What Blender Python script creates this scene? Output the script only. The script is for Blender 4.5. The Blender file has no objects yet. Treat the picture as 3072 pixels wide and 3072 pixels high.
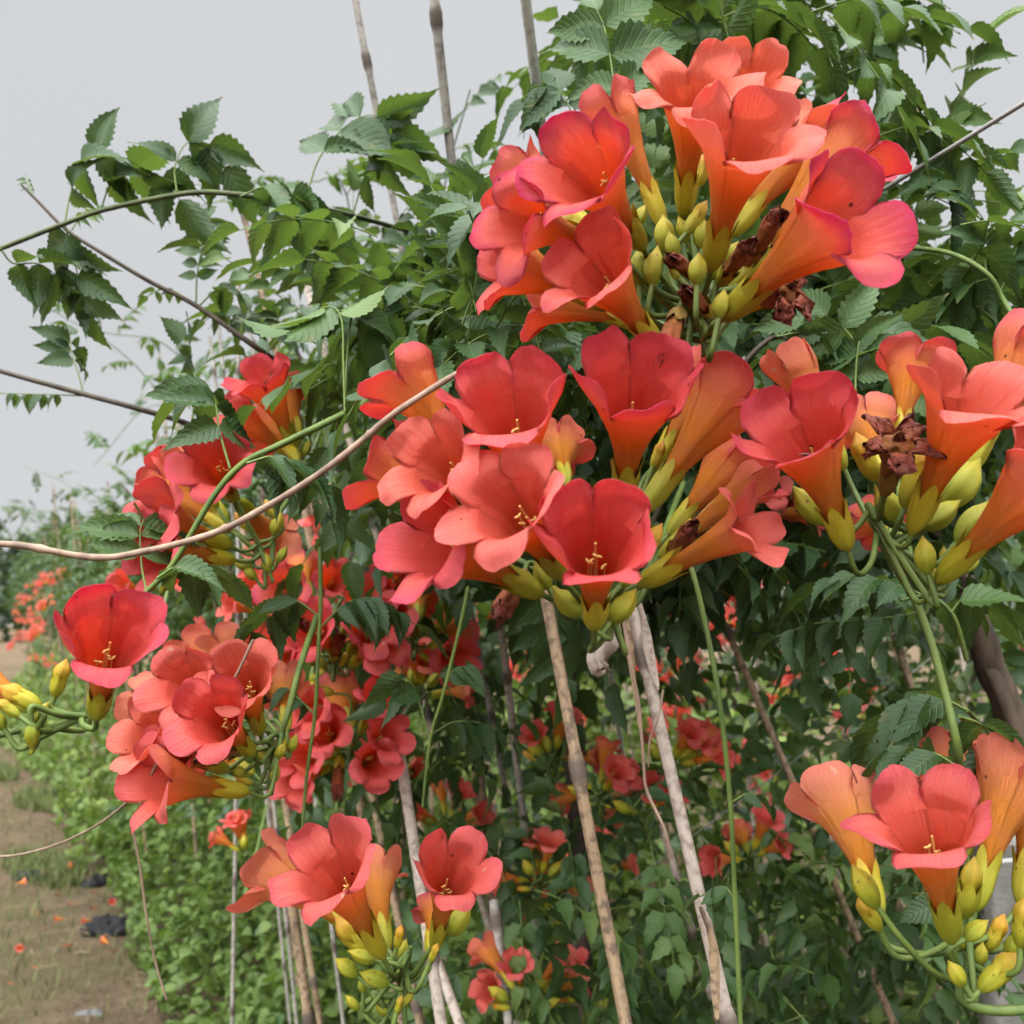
import bpy, math, random
import numpy as np
from mathutils import Vector, Matrix

# ------------------------------------------------------------------ camera, sky, sun, exposure
sc = bpy.context.scene
COL = sc.collection
CAM_H = 1.5
PITCH = math.atan(314 / 3072)
cam = bpy.data.cameras.new("camera"); cam_o = bpy.data.objects.new("camera", cam); COL.objects.link(cam_o)
cam_o.location = (0, 0, CAM_H); cam_o.rotation_euler = (math.pi / 2 + PITCH, 0, 0)
cam.sensor_width = 36; cam.lens = 36; cam.clip_start = 0.02; cam.clip_end = 600
cam.dof.use_dof = True; cam.dof.focus_distance = 0.68; cam.dof.aperture_fstop = 12
sc.camera = cam_o
SUN_EL, SUN_AZ = 62, 200
w = bpy.data.worlds.new("World"); sc.world = w; w.use_nodes = True
nt = w.node_tree; nt.nodes.clear()
out = nt.nodes.new("ShaderNodeOutputWorld"); bg = nt.nodes.new("ShaderNodeBackground")
sky = nt.nodes.new("ShaderNodeTexSky"); sky.sky_type = 'NISHITA'; sky.sun_disc = False
sky.sun_elevation = math.radians(SUN_EL); sky.sun_rotation = math.radians(SUN_AZ); sky.dust_density = 6; sky.air_density = 1.5
hs = nt.nodes.new("ShaderNodeHueSaturation"); hs.inputs['Saturation'].default_value = 0.12
mx = nt.nodes.new("ShaderNodeMix"); mx.data_type = 'RGBA'; mx.inputs[0].default_value = 0.90
tc = nt.nodes.new("ShaderNodeTexCoord"); sp = nt.nodes.new("ShaderNodeSeparateXYZ")
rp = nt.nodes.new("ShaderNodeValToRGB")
# overcast cloud layer: even near the horizon, brighter overhead, boosted off-frame for fill
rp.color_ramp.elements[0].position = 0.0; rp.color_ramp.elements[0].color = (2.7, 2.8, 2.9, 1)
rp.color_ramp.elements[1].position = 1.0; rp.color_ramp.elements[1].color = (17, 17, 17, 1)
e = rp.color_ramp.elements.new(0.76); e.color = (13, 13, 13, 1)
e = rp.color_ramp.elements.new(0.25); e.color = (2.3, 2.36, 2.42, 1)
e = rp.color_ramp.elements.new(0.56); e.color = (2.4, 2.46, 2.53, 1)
cn = nt.nodes.new("ShaderNodeTexNoise"); cn.inputs['Scale'].default_value = 1.6; cn.inputs['Detail'].default_value = 3
cm = nt.nodes.new("ShaderNodeMapRange"); cm.inputs[3].default_value = 0.94; cm.inputs[4].default_value = 1.06
vm = nt.nodes.new("ShaderNodeVectorMath"); vm.operation = 'SCALE'
L = nt.links.new
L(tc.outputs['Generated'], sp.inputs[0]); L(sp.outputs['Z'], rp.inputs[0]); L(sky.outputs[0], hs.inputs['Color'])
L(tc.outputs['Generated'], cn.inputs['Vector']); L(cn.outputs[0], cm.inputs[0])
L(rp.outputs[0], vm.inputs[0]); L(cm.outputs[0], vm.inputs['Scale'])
# glow added to the unseen sky low behind the viewer, front fill for flowers
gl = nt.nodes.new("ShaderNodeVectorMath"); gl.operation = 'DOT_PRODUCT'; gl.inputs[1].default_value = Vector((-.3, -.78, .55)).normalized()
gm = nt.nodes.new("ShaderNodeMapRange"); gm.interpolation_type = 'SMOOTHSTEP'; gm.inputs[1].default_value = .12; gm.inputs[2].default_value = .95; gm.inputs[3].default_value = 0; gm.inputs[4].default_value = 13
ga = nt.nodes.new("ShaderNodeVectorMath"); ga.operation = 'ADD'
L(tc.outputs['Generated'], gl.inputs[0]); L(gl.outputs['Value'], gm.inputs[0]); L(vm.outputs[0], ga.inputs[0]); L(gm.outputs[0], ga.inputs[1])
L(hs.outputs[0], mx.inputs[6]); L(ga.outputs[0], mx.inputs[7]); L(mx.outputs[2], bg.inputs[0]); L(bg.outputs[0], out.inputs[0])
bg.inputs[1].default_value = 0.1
SD = Vector((math.sin(math.radians(SUN_AZ)) * math.cos(math.radians(SUN_EL)), math.cos(math.radians(SUN_AZ)) * math.cos(math.radians(SUN_EL)), math.sin(math.radians(SUN_EL))))
sl = bpy.data.lights.new("sun", 'SUN'); sl.energy = 1.5; sl.angle = math.radians(25); sl.color = (1, .96, .9)
so = bpy.data.objects.new("sun", sl); COL.objects.link(so)
so.rotation_euler = Vector((math.sin(math.radians(SUN_AZ)) * math.cos(math.radians(SUN_EL)), math.cos(math.radians(SUN_AZ)) * math.cos(math.radians(SUN_EL)), math.sin(math.radians(SUN_EL)))).to_track_quat('Z', 'Y').to_euler()
sc.view_settings.view_transform = 'Standard'; sc.view_settings.look = 'None'
sc.view_settings.exposure = 1.4; sc.view_settings.gamma = 1
sc.cycles.max_bounces = 8; sc.cycles.transparent_max_bounces = 4; sc.cycles.volume_bounces = 0
sc.cycles.use_denoising = True

RIGHT = Vector((1, 0, 0)); FWD = Vector((0, math.cos(PITCH), math.sin(PITCH))); UP = Vector((0, -math.sin(PITCH), math.cos(PITCH)))
CAM = Vector((0, 0, CAM_H)); Z = Vector((0, 0, 1))
def P(px, py, d):
    """place in the world whose picture position is px, py (3072 px frame) at depth d metres"""
    return CAM + RIGHT * ((px - 1536) / 3072 * d) + UP * ((1536 - py) / 3072 * d) + FWD * d
rnd = random.Random(7)
def U(a, b): return rnd.uniform(a, b)

# ------------------------------------------------------------------ materials
def M(name):
    m = bpy.data.materials.new(name); m.use_nodes = True; m.node_tree.nodes.clear(); return m, m.node_tree
def N(t, kind, **kw):
    n = t.nodes.new(kind)
    for k, v in kw.items(): setattr(n, k, v)
    return n
def ramp(t, src, stops):
    r = N(t, "ShaderNodeValToRGB"); els = r.color_ramp.elements
    els[0].position, els[0].color = stops[0][0], (*stops[0][1], 1)
    els[1].position, els[1].color = stops[-1][0], (*stops[-1][1], 1)
    for p, c in stops[1:-1]:
        q = els.new(p); q.color = (*c, 1)
    t.links.new(src, r.inputs[0]); return r.outputs[0]
def attr(t, name): return N(t, "ShaderNodeAttribute", attribute_name=name).outputs['Fac']
def math_(t, op, a, b=None, c=None):
    n = N(t, "ShaderNodeMath", operation=op)
    for i, v in enumerate((a, b, c)):
        if v is None: continue
        if isinstance(v, (int, float)): n.inputs[i].default_value = v
        else: t.links.new(v, n.inputs[i])
    return n.outputs[0]
def mixc(t, f, a, b, mode='MIX'):
    n = N(t, "ShaderNodeMix", data_type='RGBA', blend_type=mode)
    for i, v in ((0, f), (6, a), (7, b)):
        if isinstance(v, (int, float)): n.inputs[i].default_value = v
        elif isinstance(v, tuple): n.inputs[i].default_value = (*v, 1)
        else: t.links.new(v, n.inputs[i])
    return n.outputs[2]
def noise(t, scale, detail=3, vec=None, rough=.5):
    n = N(t, "ShaderNodeTexNoise"); n.inputs['Scale'].default_value = scale; n.inputs['Detail'].default_value = detail; n.inputs['Roughness'].default_value = rough
    if vec is None: vec = N(t, "ShaderNodeTexCoord").outputs['Object']
    t.links.new(vec, n.inputs['Vector']); return n.outputs[0]
def finish(m, t, col, rough=.5, spec=.4, trans=0, tcol=None, bump=None, bstr=.3, bdist=.001, sheen=0):
    b = N(t, "ShaderNodeBsdfPrincipled"); o = N(t, "ShaderNodeOutputMaterial")
    if isinstance(col, tuple): b.inputs['Base Color'].default_value = (*col, 1)
    else: t.links.new(col, b.inputs['Base Color'])
    b.inputs['Specular IOR Level'].default_value = spec
    if isinstance(rough, (int, float)): b.inputs['Roughness'].default_value = rough
    else: t.links.new(rough, b.inputs['Roughness'])
    if bump is not None:
        bn = N(t, "ShaderNodeBump"); bn.inputs['Strength'].default_value = bstr; bn.inputs['Distance'].default_value = bdist
        t.links.new(bump, bn.inputs['Height']); t.links.new(bn.outputs[0], b.inputs['Normal'])
    if trans:
        tr = N(t, "ShaderNodeBsdfTranslucent"); mxs = N(t, "ShaderNodeMixShader"); mxs.inputs[0].default_value = trans
        if tcol is None: tcol = col
        if isinstance(tcol, tuple): tr.inputs[0].default_value = (*tcol, 1)
        else: t.links.new(tcol, tr.inputs[0])
        t.links.new(b.outputs[0], mxs.inputs[1]); t.links.new(tr.outputs[0], mxs.inputs[2]); t.links.new(mxs.outputs[0], o.inputs[0])
    else: t.links.new(b.outputs[0], o.inputs[0])
    return m
def sep_color(t):
    oi = N(t, "ShaderNodeObjectInfo"); s = N(t, "ShaderNodeSeparateColor"); t.links.new(oi.outputs['Color'], s.inputs[0]); return s.outputs[0], s.outputs[1], oi.outputs['Random']
def petal_mat(name, inner):
    # object colour: red channel = paleness (salmon), green channel = magenta blush at the rim
    m, t = M(name); T = attr(t, 't'); E = attr(t, 'e'); A = attr(t, 'ang'); pale, mag, rn = sep_color(t)
    cx = N(t, "ShaderNodeCombineXYZ"); t.links.new(math_(t, 'MULTIPLY', A, 9.0), cx.inputs[0]); t.links.new(math_(t, 'MULTIPLY', T, 1.2), cx.inputs[1]); t.links.new(rn, cx.inputs[2])
    vein = noise(t, 3.0, 4, cx.outputs[0], .65)
    blotch = noise(t, 55, 3)
    if inner:
        c1 = ramp(t, T, [(0, (.75, .22, .03)), (.30, (.78, .12, .03)), (.50, (.94, .12, .11)), (.72, (.96, .20, .20)), (1, (.96, .25, .28))])
        c2 = ramp(t, T, [(0, (.80, .30, .04)), (.40, (.85, .18, .05)), (.62, (.95, .28, .16)), (.8, (.96, .38, .27)), (1, (.96, .43, .33))])
    else:
        c1 = ramp(t, T, [(0, (.72, .38, .03)), (.22, (.84, .30, .02)), (.46, (.94, .39, .035)), (.66, (.94, .31, .10)), (1, (.90, .19, .17))])
        c2 = ramp(t, T, [(0, (.80, .44, .05)), (.25, (.90, .36, .03)), (.5, (.95, .42, .08)), (.70, (.95, .40, .20)), (1, (.95, .36, .27))])
    c = mixc(t, pale, c1, c2)
    rim = math_(t, 'MULTIPLY', math_(t, 'POWER', E, 2.2), mag)
    c = mixc(t, rim, c, (.74, .06, .22))
    vs = math_(t, 'MULTIPLY', math_(t, 'SUBTRACT', vein, .46), 2.6 if inner else 1.8)
    c = mixc(t, math_(t, 'MAXIMUM', math_(t, 'MINIMUM', vs, .5), 0), c, (.88, .075, .08) if inner else (.84, .20, .04))
    c = mixc(t, math_(t, 'MULTIPLY', math_(t, 'SUBTRACT', blotch, .40), .8), c, (.94, .36, .25))
    # pale worn spots and small dark specks
    vo = N(t, "ShaderNodeTexVoronoi"); vo.inputs['Scale'].default_value = 34
    tcn = N(t, "ShaderNodeTexCoord"); wn = N(t, "ShaderNodeVectorMath", operation='ADD')
    off = N(t, "ShaderNodeCombineXYZ"); t.links.new(math_(t, 'MULTIPLY', rn, 7.0), off.inputs[0])
    n3 = N(t, "ShaderNodeTexNoise"); n3.inputs['Scale'].default_value = 240
    t.links.new(tcn.outputs['Object'], n3.inputs['Vector'])
    t.links.new(tcn.outputs['Object'], wn.inputs[0]); t.links.new(off.outputs[0], wn.inputs[1]); t.links.new(wn.outputs[0], vo.inputs['Vector'])
    s2 = N(t, "ShaderNodeSeparateColor"); t.links.new(vo.outputs['Color'], s2.inputs[0])
    spot = math_(t, 'MULTIPLY', math_(t, 'LESS_THAN', math_(t, 'ADD', vo.outputs['Distance'], math_(t, 'MULTIPLY', n3.outputs[0], .20)), .21), math_(t, 'GREATER_THAN', s2.outputs[0], .66))
    spot = math_(t, 'MULTIPLY', spot, math_(t, 'GREATER_THAN', T, .62))
    c = mixc(t, math_(t, 'MULTIPLY', spot, .75), c, (.85, .62, .45))
    v2 = N(t, "ShaderNodeTexVoronoi"); v2.inputs['Scale'].default_value = 95; t.links.new(wn.outputs[0], v2.inputs['Vector'])
    s3 = N(t, "ShaderNodeSeparateColor"); t.links.new(v2.outputs['Color'], s3.inputs[0])
    sk = math_(t, 'MULTIPLY', math_(t, 'LESS_THAN', v2.outputs['Distance'], .10), math_(t, 'GREATER_THAN', s3.outputs[0], .93))
    c = mixc(t, math_(t, 'MULTIPLY', sk, .8), c, (.12, .03, .01))
    hb = math_(t, 'ADD', math_(t, 'MULTIPLY', vein, 1.0), math_(t, 'MULTIPLY', noise(t, 75, 4), .9))
    return finish(m, t, c, .58, .28,   .46 if not inner else .60, c, hb, .9, .0016)
MAT = {}
MAT['petal_in'] = petal_mat("petal_inside", True)
MAT['petal_out'] = petal_mat("petal_outside", False)
def calyx_mat(name, stops, trans=.25):
    m, t = M(name); T = attr(t, 't'); A = attr(t, 'ang'); pale, g, rn = sep_color(t)
    cx = N(t, "ShaderNodeCombineXYZ"); t.links.new(math_(t, 'MULTIPLY', A, 5.0), cx.inputs[0]); t.links.new(math_(t, 'MULTIPLY', T, .7), cx.inputs[1]); t.links.new(rn, cx.inputs[2])
    n1 = noise(t, 3, 4, cx.outputs[0]); c = ramp(t, T, stops)
    c = mixc(t, math_(t, 'MULTIPLY', ramp(t, n1, [(.35, (0, 0, 0)), (.65, (1, 1, 1))]), .6), c, (.36, .40, .03)); c = mixc(t, math_(t, 'MULTIPLY', rn, .5), c, (.24, .32, .025))
    vo = N(t, "ShaderNodeTexVoronoi"); vo.inputs['Scale'].default_value = 150; t.links.new(N(t, "ShaderNodeTexCoord").outputs['Object'], vo.inputs['Vector'])
    s3 = N(t, "ShaderNodeSeparateColor"); t.links.new(vo.outputs['Color'], s3.inputs[0])
    sk = math_(t, 'MULTIPLY', math_(t, 'LESS_THAN', vo.outputs['Distance'], .16), math_(t, 'GREATER_THAN', s3.outputs[0], .72))
    c = mixc(t, math_(t, 'MULTIPLY', sk, .7), c, (.16, .07, .01))
    return finish(m, t, c, .42, .4, trans, c, n1, .4, .001)
MAT['calyx'] = calyx_mat("calyx", [(0, (.34, .36, .025)), (.4, (.62, .50, .03)), (.8, (.78, .52, .035)), (1, (.72, .36, .03))])
MAT['bud'] = calyx_mat("bud_skin", [(0, (.24, .32, .03)), (.45, (.50, .48, .035)), (.85, (.66, .48, .04)), (1, (.42, .26, .03))])
MAT['bud_petal'] = calyx_mat("bud_petal", [(0, (.50, .42, .02)), (.5, (.80, .42, .02)), (1, (.86, .26, .05))])
m, t = M("stamen"); MAT['stamen'] = finish(m, t, (.78, .52, .16), .5, .3)
m, t = M("wilted_petal"); n1 = noise(t, 90, 5); T = attr(t, 't')
MAT['wilt'] = finish(m, t, mixc(t, math_(t, 'MULTIPLY', n1, .9), ramp(t, T, [(0, (.40, .20, .03)), (.5, (.50, .13, .05)), (.75, (.36, .08, .05)), (1, (.20, .055, .04))]), (.12, .04, .02)), .6, .3, .15, None, n1, .8, .003)
m, t = M("dry_calyx"); n1 = noise(t, 120, 5)
MAT['dry_calyx'] = finish(m, t, mixc(t, n1, (.36, .24, .06), (.16, .09, .03)), .7, .2, 0, None, n1, .6, .002)

def leaf_mat(name, dark, mid, light, tl, trans=.30, rough=.42, hue=None):
    m, t = M(name); R = attr(t, 'rnd'); Uu = attr(t, 'lu'); V = attr(t, 'lv')
    c = ramp(t, R, [(0, dark), (.5, mid), (.88, light), (1, tl)])
    ab = math_(t, 'ABSOLUTE', Uu)
    ph = math_(t, 'SUBTRACT', math_(t, 'MULTIPLY', V, 8.5), math_(t, 'MULTIPLY', ab, 2.2))
    wv = math_(t, 'ABSOLUTE', math_(t, 'SINE', math_(t, 'MULTIPLY', ph, math.pi)))
    side = math_(t, 'SUBTRACT', 1.0, math_(t, 'MINIMUM', math_(t, 'MULTIPLY', wv, 3.5), 1.0))
    mid_ = math_(t, 'LESS_THAN', ab, .055)
    vein = math_(t, 'MAXIMUM', math_(t, 'MULTIPLY', side, .35), math_(t, 'MULTIPLY', mid_, .6))
    c = mixc(t, math_(t, 'MULTIPLY', vein, .55), c, (.20, .30, .10))
    n1 = noise(t, 14, 3); c = mixc(t, math_(t, 'MULTIPLY', n1, .45), c, dark)
    n2 = noise(t, 420, 2)
    spots = math_(t, 'GREATER_THAN', noise(t, 60, 4), .68)
    c = mixc(t, math_(t, 'MULTIPLY', spots, .35), c, (.22, .20, .06))
    tipb = math_(t, 'GREATER_THAN', math_(t, 'ADD', V, math_(t, 'MULTIPLY', n1, .25)), 1.08)
    c = mixc(t, math_(t, 'MULTIPLY', tipb, .6), c, (.24, .15, .05))
    tc_ = mixc(t, .55, c, (.26, .40, .04))
    h = math_(t, 'ADD', math_(t, 'MULTIPLY', math_(t, 'MINIMUM', wv, .6), 1.0), math_(t, 'MULTIPLY', n2, .3))
    return finish(m, t, c, math_(t, 'ADD', math_(t, 'MULTIPLY', n1, .25), rough - .1), .5, trans, tc_, h, .5, .0012)
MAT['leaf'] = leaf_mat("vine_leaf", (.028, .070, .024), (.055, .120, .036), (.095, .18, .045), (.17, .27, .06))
MAT['leaf_far'] = leaf_mat("vine_leaf_shaded", (.020, .055, .018), (.048, .110, .032), (.09, .18, .042), (.17, .27, .06), .28)  # darker copy of the vine leaf, shade put into its colour
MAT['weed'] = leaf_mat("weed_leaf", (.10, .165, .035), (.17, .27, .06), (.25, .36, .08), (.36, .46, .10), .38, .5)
MAT['tree'] = leaf_mat("distant_leaf", (.020, .040, .022), (.035, .065, .03), (.05, .09, .04), (.07, .11, .05), .2, .6)
def stem_mat(name, a, b, sc_=60, rough=.5, bs=.4):
    m, t = M(name); mp = N(t, "ShaderNodeMapping"); mp.inputs['Scale'].default_value = (1, 1, .35)
    t.links.new(N(t, "ShaderNodeTexCoord").outputs['Object'], mp.inputs[0]); n1 = noise(t, sc_, 5, mp.outputs[0], .6)
    return finish(m, t, mixc(t, ramp(t, n1, [(.32, (0, 0, 0)), (.68, (1, 1, 1))]), a, b), rough, .35, 0, None, n1, bs, .002)
MAT['green_stem'] = stem_mat("green_stem", (.17, .24, .05), (.085, .14, .035))
MAT['olive_stem'] = stem_mat("olive_stem", (.10, .13, .04), (.06, .07, .03))
MAT['brown_stem'] = stem_mat("brown_stem", (.10, .075, .045), (.045, .035, .025))
MAT['dry_stem'] = stem_mat("dry_stem", (.44, .31, .22), (.17, .11, .08), 55)
MAT['bark'] = stem_mat("bark", (.14, .10, .07), (.045, .032, .024), 38, .85, .9)
def cane_mat(name, a, b, c3):
    m, t = M(name); S = attr(t, 's'); A = attr(t, 'ang')
    cx = N(t, "ShaderNodeCombineXYZ"); t.links.new(math_(t, 'MULTIPLY', A, 2.2), cx.inputs[0]); t.links.new(math_(t, 'MULTIPLY', S, 5.0), cx.inputs[1])
    t.links.new(N(t, "ShaderNodeObjectInfo").outputs['Random'], cx.inputs[2])
    n1 = noise(t, 2.2, 5, cx.outputs[0], .65); n2 = noise(t, 130, 5)
    col = mixc(t, ramp(t, n1, [(.3, (0, 0, 0)), (.7, (1, 1, 1))]), a, b)
    col = mixc(t, ramp(t, n2, [(.47, (0, 0, 0)), (.62, (.85, .85, .85))]), col, c3)
    nd = attr(t, 'node'); col = mixc(t, math_(t, 'MULTIPLY', nd, .95), col, (.13, .10, .08))
    return finish(m, t, col, .55, .35, 0, None, math_(t, 'ADD', n1, math_(t, 'MULTIPLY', n2, .6)), .5, .002)
MAT['cane_tan'] = cane_mat("bamboo_tan", (.46, .33, .20), (.30, .21, .13), (.14, .10, .075))
MAT['cane_grey'] = cane_mat("bamboo_grey", (.40, .365, .33), (.50, .46, .41), (.24, .215, .19))
MAT['cane_pale'] = cane_mat("bamboo_bleached", (.60, .52, .45), (.47, .39, .33), (.30, .23, .19))
MAT['pipe'] = cane_mat("painted_pole", (.80, .80, .80), (.70, .70, .70), (.55, .55, .54))
m, t = M("ribbon"); MAT['ribbon'] = finish(m, t, (.82, .12, .10), .45, .4, .3)
m, t = M("wire"); MAT['wire'] = finish(m, t, mixc(t, noise(t, 40), (.34, .33, .31), (.20, .19, .18)), .45, .5)
m, t = M("black_plastic"); MAT['plastic'] = finish(m, t, (.012, .012, .014), .6, .25)
m, t = M("stone"); MAT['stone'] = finish(m, t, mixc(t, noise(t, 25, 5), (.10, .10, .10), (.20, .195, .185)), .85, .2, 0, None, noise(t, 60, 5), .6, .004)
m, t = M("concrete"); n1 = noise(t, 45, 6)
MAT['concrete'] = finish(m, t, mixc(t, n1, (.52, .50, .46), (.26, .25, .23)), .85, .2, 0, None, noise(t, 150, 5), .8, .003)
m, t = M("insect"); MAT['insect'] = finish(m, t, (.03, .025, .02), .3, .5)
m, t = M("grass_blade"); MAT['grass'] = finish(m, t, mixc(t, attr(t, 'rnd'), (.09, .15, .035), (.22, .24, .08)), .5, .3, .3)
m, t = M("straw"); MAT['straw'] = finish(m, t, mixc(t, attr(t, 'rnd'), (.34, .26, .16), (.16, .11, .07)), .8, .2)
# ground: trodden brown earth with damp stains and thin moss
m, t = M("earth"); big = noise(t, .55, 5, None, .6); sm = noise(t, 7, 8, None, .7); fine = noise(t, 55, 6, None, .7)
c = mixc(t, ramp(t, sm, [(.32, (0, 0, 0)), (.66, (1, 1, 1))]), (.11, .075, .05), (.29, .205, .135))
c = mixc(t, math_(t, 'MULTIPLY', ramp(t, big, [(.46, (0, 0, 0)), (.62, (1, 1, 1))]), .65), c, (.13, .13, .06))
c = mixc(t, ramp(t, fine, [(.50, (0, 0, 0)), (.62, (.75, .75, .75))]), c, (.07, .05, .035))
MAT['earth'] = finish(m, t, c, .95, .1, 0, None, math_(t, 'ADD', math_(t, 'MULTIPLY', sm, 2.0), fine), .9, .03)

# ------------------------------------------------------------------ mesh builder (quads only, numpy)
class MB:
    def __init__(s): s.v = []; s.f = []; s.m = []; s.a = {}; s.n = 0
    def add(self, v, f, mat=0, **at):
        v = np.asarray(v, float); f = np.asarray(f, np.int64)
        self.v.append(v); self.f.append(f + self.n)
        self.m.append(np.full(len(f), mat, np.int32) if np.isscalar(mat) else np.asarray(mat, np.int32))
        for k in set(self.a) | set(at):
            if k not in self.a: self.a[k] = [np.zeros(self.n)] if self.n else []
            val = at.get(k, 0.0)
            self.a[k].append(np.full(len(v), float(val)) if np.isscalar(val) else np.asarray(val, float))
        self.n += len(v)
    def mesh(s, name, mats, origin=(0, 0, 0)):
        me = bpy.data.meshes.new(name)
        for mm in mats: me.materials.append(MAT[mm])
        if not s.v: return me
        V = np.concatenate(s.v) - np.array(origin)[None]; F = np.concatenate(s.f)
        me.vertices.add(len(V)); me.vertices.foreach_set('co', V.astype(np.float32).ravel())
        me.loops.add(len(F) * 4); me.loops.foreach_set('vertex_index', F.astype(np.int32).ravel())
        me.polygons.add(len(F)); me.polygons.foreach_set('loop_start', np.arange(0, len(F) * 4, 4, dtype=np.int32))
        me.polygons.foreach_set('material_index', np.concatenate(s.m))
        me.polygons.foreach_set('use_smooth', np.ones(len(F), bool))
        for k, L_ in s.a.items():
            at = me.attributes.new(k, 'FLOAT', 'POINT'); at.data.foreach_set('value', np.concatenate(L_).astype(np.float32))
        me.update(calc_edges=True); return me
    def obj(s, name, mats, parent=None, origin=None):
        o_ = wpos(parent) if (parent is not None and origin is None) else Vector(origin or (0, 0, 0))
        me = s.mesh(name, mats, o_); o = bpy.data.objects.new(name, me); COL.objects.link(o)
        if parent is not None: o.parent = parent
        else: o.location = o_
        return o
def wpos(o):
    p = Vector((0, 0, 0))
    while o is not None: p = p + o.location; o = o.parent
    return p
def tag(o, label=None, cat=None, group=None, kind=None):
    if label: o['label'] = label
    if cat: o['category'] = cat
    if group: o['group'] = group
    if kind: o['kind'] = kind
    return o
def thing(name, label, cat, loc, group=None):
    o = bpy.data.objects.new(name, None); COL.objects.link(o); o.location = loc; o.empty_display_size = .05
    return tag(o, label, cat, group)
def grid(nu, nv, wrap=False):
    f = []
    for j in range(nv - 1):
        for i in range(nu if wrap else nu - 1):
            a = j * nu + i; b = j * nu + (i + 1) % nu; f.append((a, b, b + nu, a + nu))
    return np.array(f, np.int64)
def spline(pts, n=8):
    pts = [Vector(p) for p in pts]
    if len(pts) == 2: return [pts[0].lerp(pts[1], i / n) for i in range(n + 1)]
    Q = [pts[0] * 2 - pts[1]] + pts + [pts[-1] * 2 - pts[-2]]; r = []
    for i in range(1, len(Q) - 2):
        a, b, c, d = Q[i - 1:i + 3]
        for k in range(n):
            u = k / n; r.append(.5 * ((2 * b) + (c - a) * u + (2 * a - 5 * b + 4 * c - d) * u * u + (3 * b - a - 3 * c + d) * u ** 3))
    r.append(pts[-1]); return r
def tube(mb, pts, r0, r1=None, sides=7, mat=0, wob=0, node=None, **at):
    n = len(pts); r1 = r0 if r1 is None else r1
    V = np.zeros((n, sides, 3)); up = Vector((0.31, 0.22, 0.93)); S = np.zeros((n, sides)); A = np.zeros((n, sides)); ln = 0
    x = None
    for i, p in enumerate(pts):
        d = (pts[min(i + 1, n - 1)] - pts[max(i - 1, 0)])
        if d.length < 1e-9: d = Vector((0, 0, 1))
        d.normalize()
        x = (up.cross(d) if x is None else (x - d * x.dot(d)))
        if x.length < 1e-4: x = Vector((1, 0, 0)).cross(d)
        x.normalize(); y = d.cross(x)
        if i: ln += (p - pts[i - 1]).length
        r = (r0[i] if hasattr(r0, '__len__') else r0 + (r1 - r0) * i / max(n - 1, 1))
        for k in range(sides):
            a = 2 * math.pi * k / sides; rr = r * (1 + (rnd.uniform(-wob, wob) if wob else 0))
            V[i, k] = p + x * math.cos(a) * rr + y * math.sin(a) * rr; A[i, k] = math.sin(a); S[i, k] = ln
    at.setdefault('rnd', .5)
    nd = np.repeat(np.asarray(node, float), sides) if node is not None else 0.0
    f = grid(sides, n, True)
    mb.add(V.reshape(-1, 3), f, mat, ang=A.ravel(), s=S.ravel(), node=nd, **at)
    # end caps as quads
    for row in (0, n - 1):
        c = V[row].mean(0); ring = V[row]; m_ = sides - sides % 2
        vv = np.vstack([ring, c[None]]); ff = []
        for k in range(0, sides, 2): ff.append((k % sides, (k + 1) % sides, (k + 2) % sides, sides))
        mb.add(vv, np.array(ff)[:, ::-1] if row == 0 else np.array(ff), mat, node=(nd[0] if node is not None else 0.0), ang=0.0, s=float(S[row, 0]), **at)

# ------------------------------------------------------------------ leaves
def leaf_template(cols, rows, curve, fold, serr, width=.36, twist=0, seed=0):
    r = random.Random(seed); us = np.linspace(-1, 1, cols); vs = np.linspace(0, 1, rows); V = []; LU = []; LV = []
    for j, v in enumerate(vs):
        wd = width * (math.sin(math.pi * min(1, (v ** .62))) ** .85) * (1 - .25 * v) + .012 * (1 - v) + .002
        if v > .7: wd *= (1 - (v - .7) / .3 * .62)
        if v > .99: wd = .004
        sr = (1 + serr * (1 if j % 2 else -1)) if 0 < j < rows - 1 else 1
        for i, u in enumerate(us):
            ww = wd * (sr if abs(u) > .95 else 1)
            y = v + (serr * .10 * (1 if j % 2 else -1) * (abs(u) > .95))
            z = -curve * v * v * .5 + fold * abs(u) * wd + .02 * math.sin(v * 9 + seed * 1.7 + (2 if u > 0 else 0)) * abs(u)
            x = u * ww + .05 * math.sin(v * 2.2 + seed) * v
            tz = twist * (v - .3); V.append((x * math.cos(tz) - z * math.sin(tz) * .0 + 0, y, z + x * math.sin(tz))); LU.append(u); LV.append(v)
    return np.array(V), grid(cols, rows), np.array(LU), np.array(LV)
T_HI = [leaf_template(5, 18, c, f, .10, w_, tw, i) for i, (c, f, w_, tw) in enumerate([(.35, .35, .27, .5), (.7, .5, .24, -.6), (.25, .25, .30, .2), (1.0, .6, .26, .9), (.5, .8, .23, -.3)])]
T_MID = [leaf_template(3, 8, c, f, .12, w_, tw, i) for i, (c, f, w_, tw) in enumerate([(.35, .35, .29, .5), (.7, .5, .26, -.6), (.9, .6, .28, .4)])]
T_LO = [leaf_template(3, 4, .5, .45, 0, .34, .3, 1), leaf_template(3, 4, .2, .3, 0, .38, -.3, 2)]
T_ROUND = [leaf_template(3, 7, c, f, .08, .50, tw, i) for i, (c, f, tw) in enumerate([(.3, .3, .3), (.5, .2, -.4)])]
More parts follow.
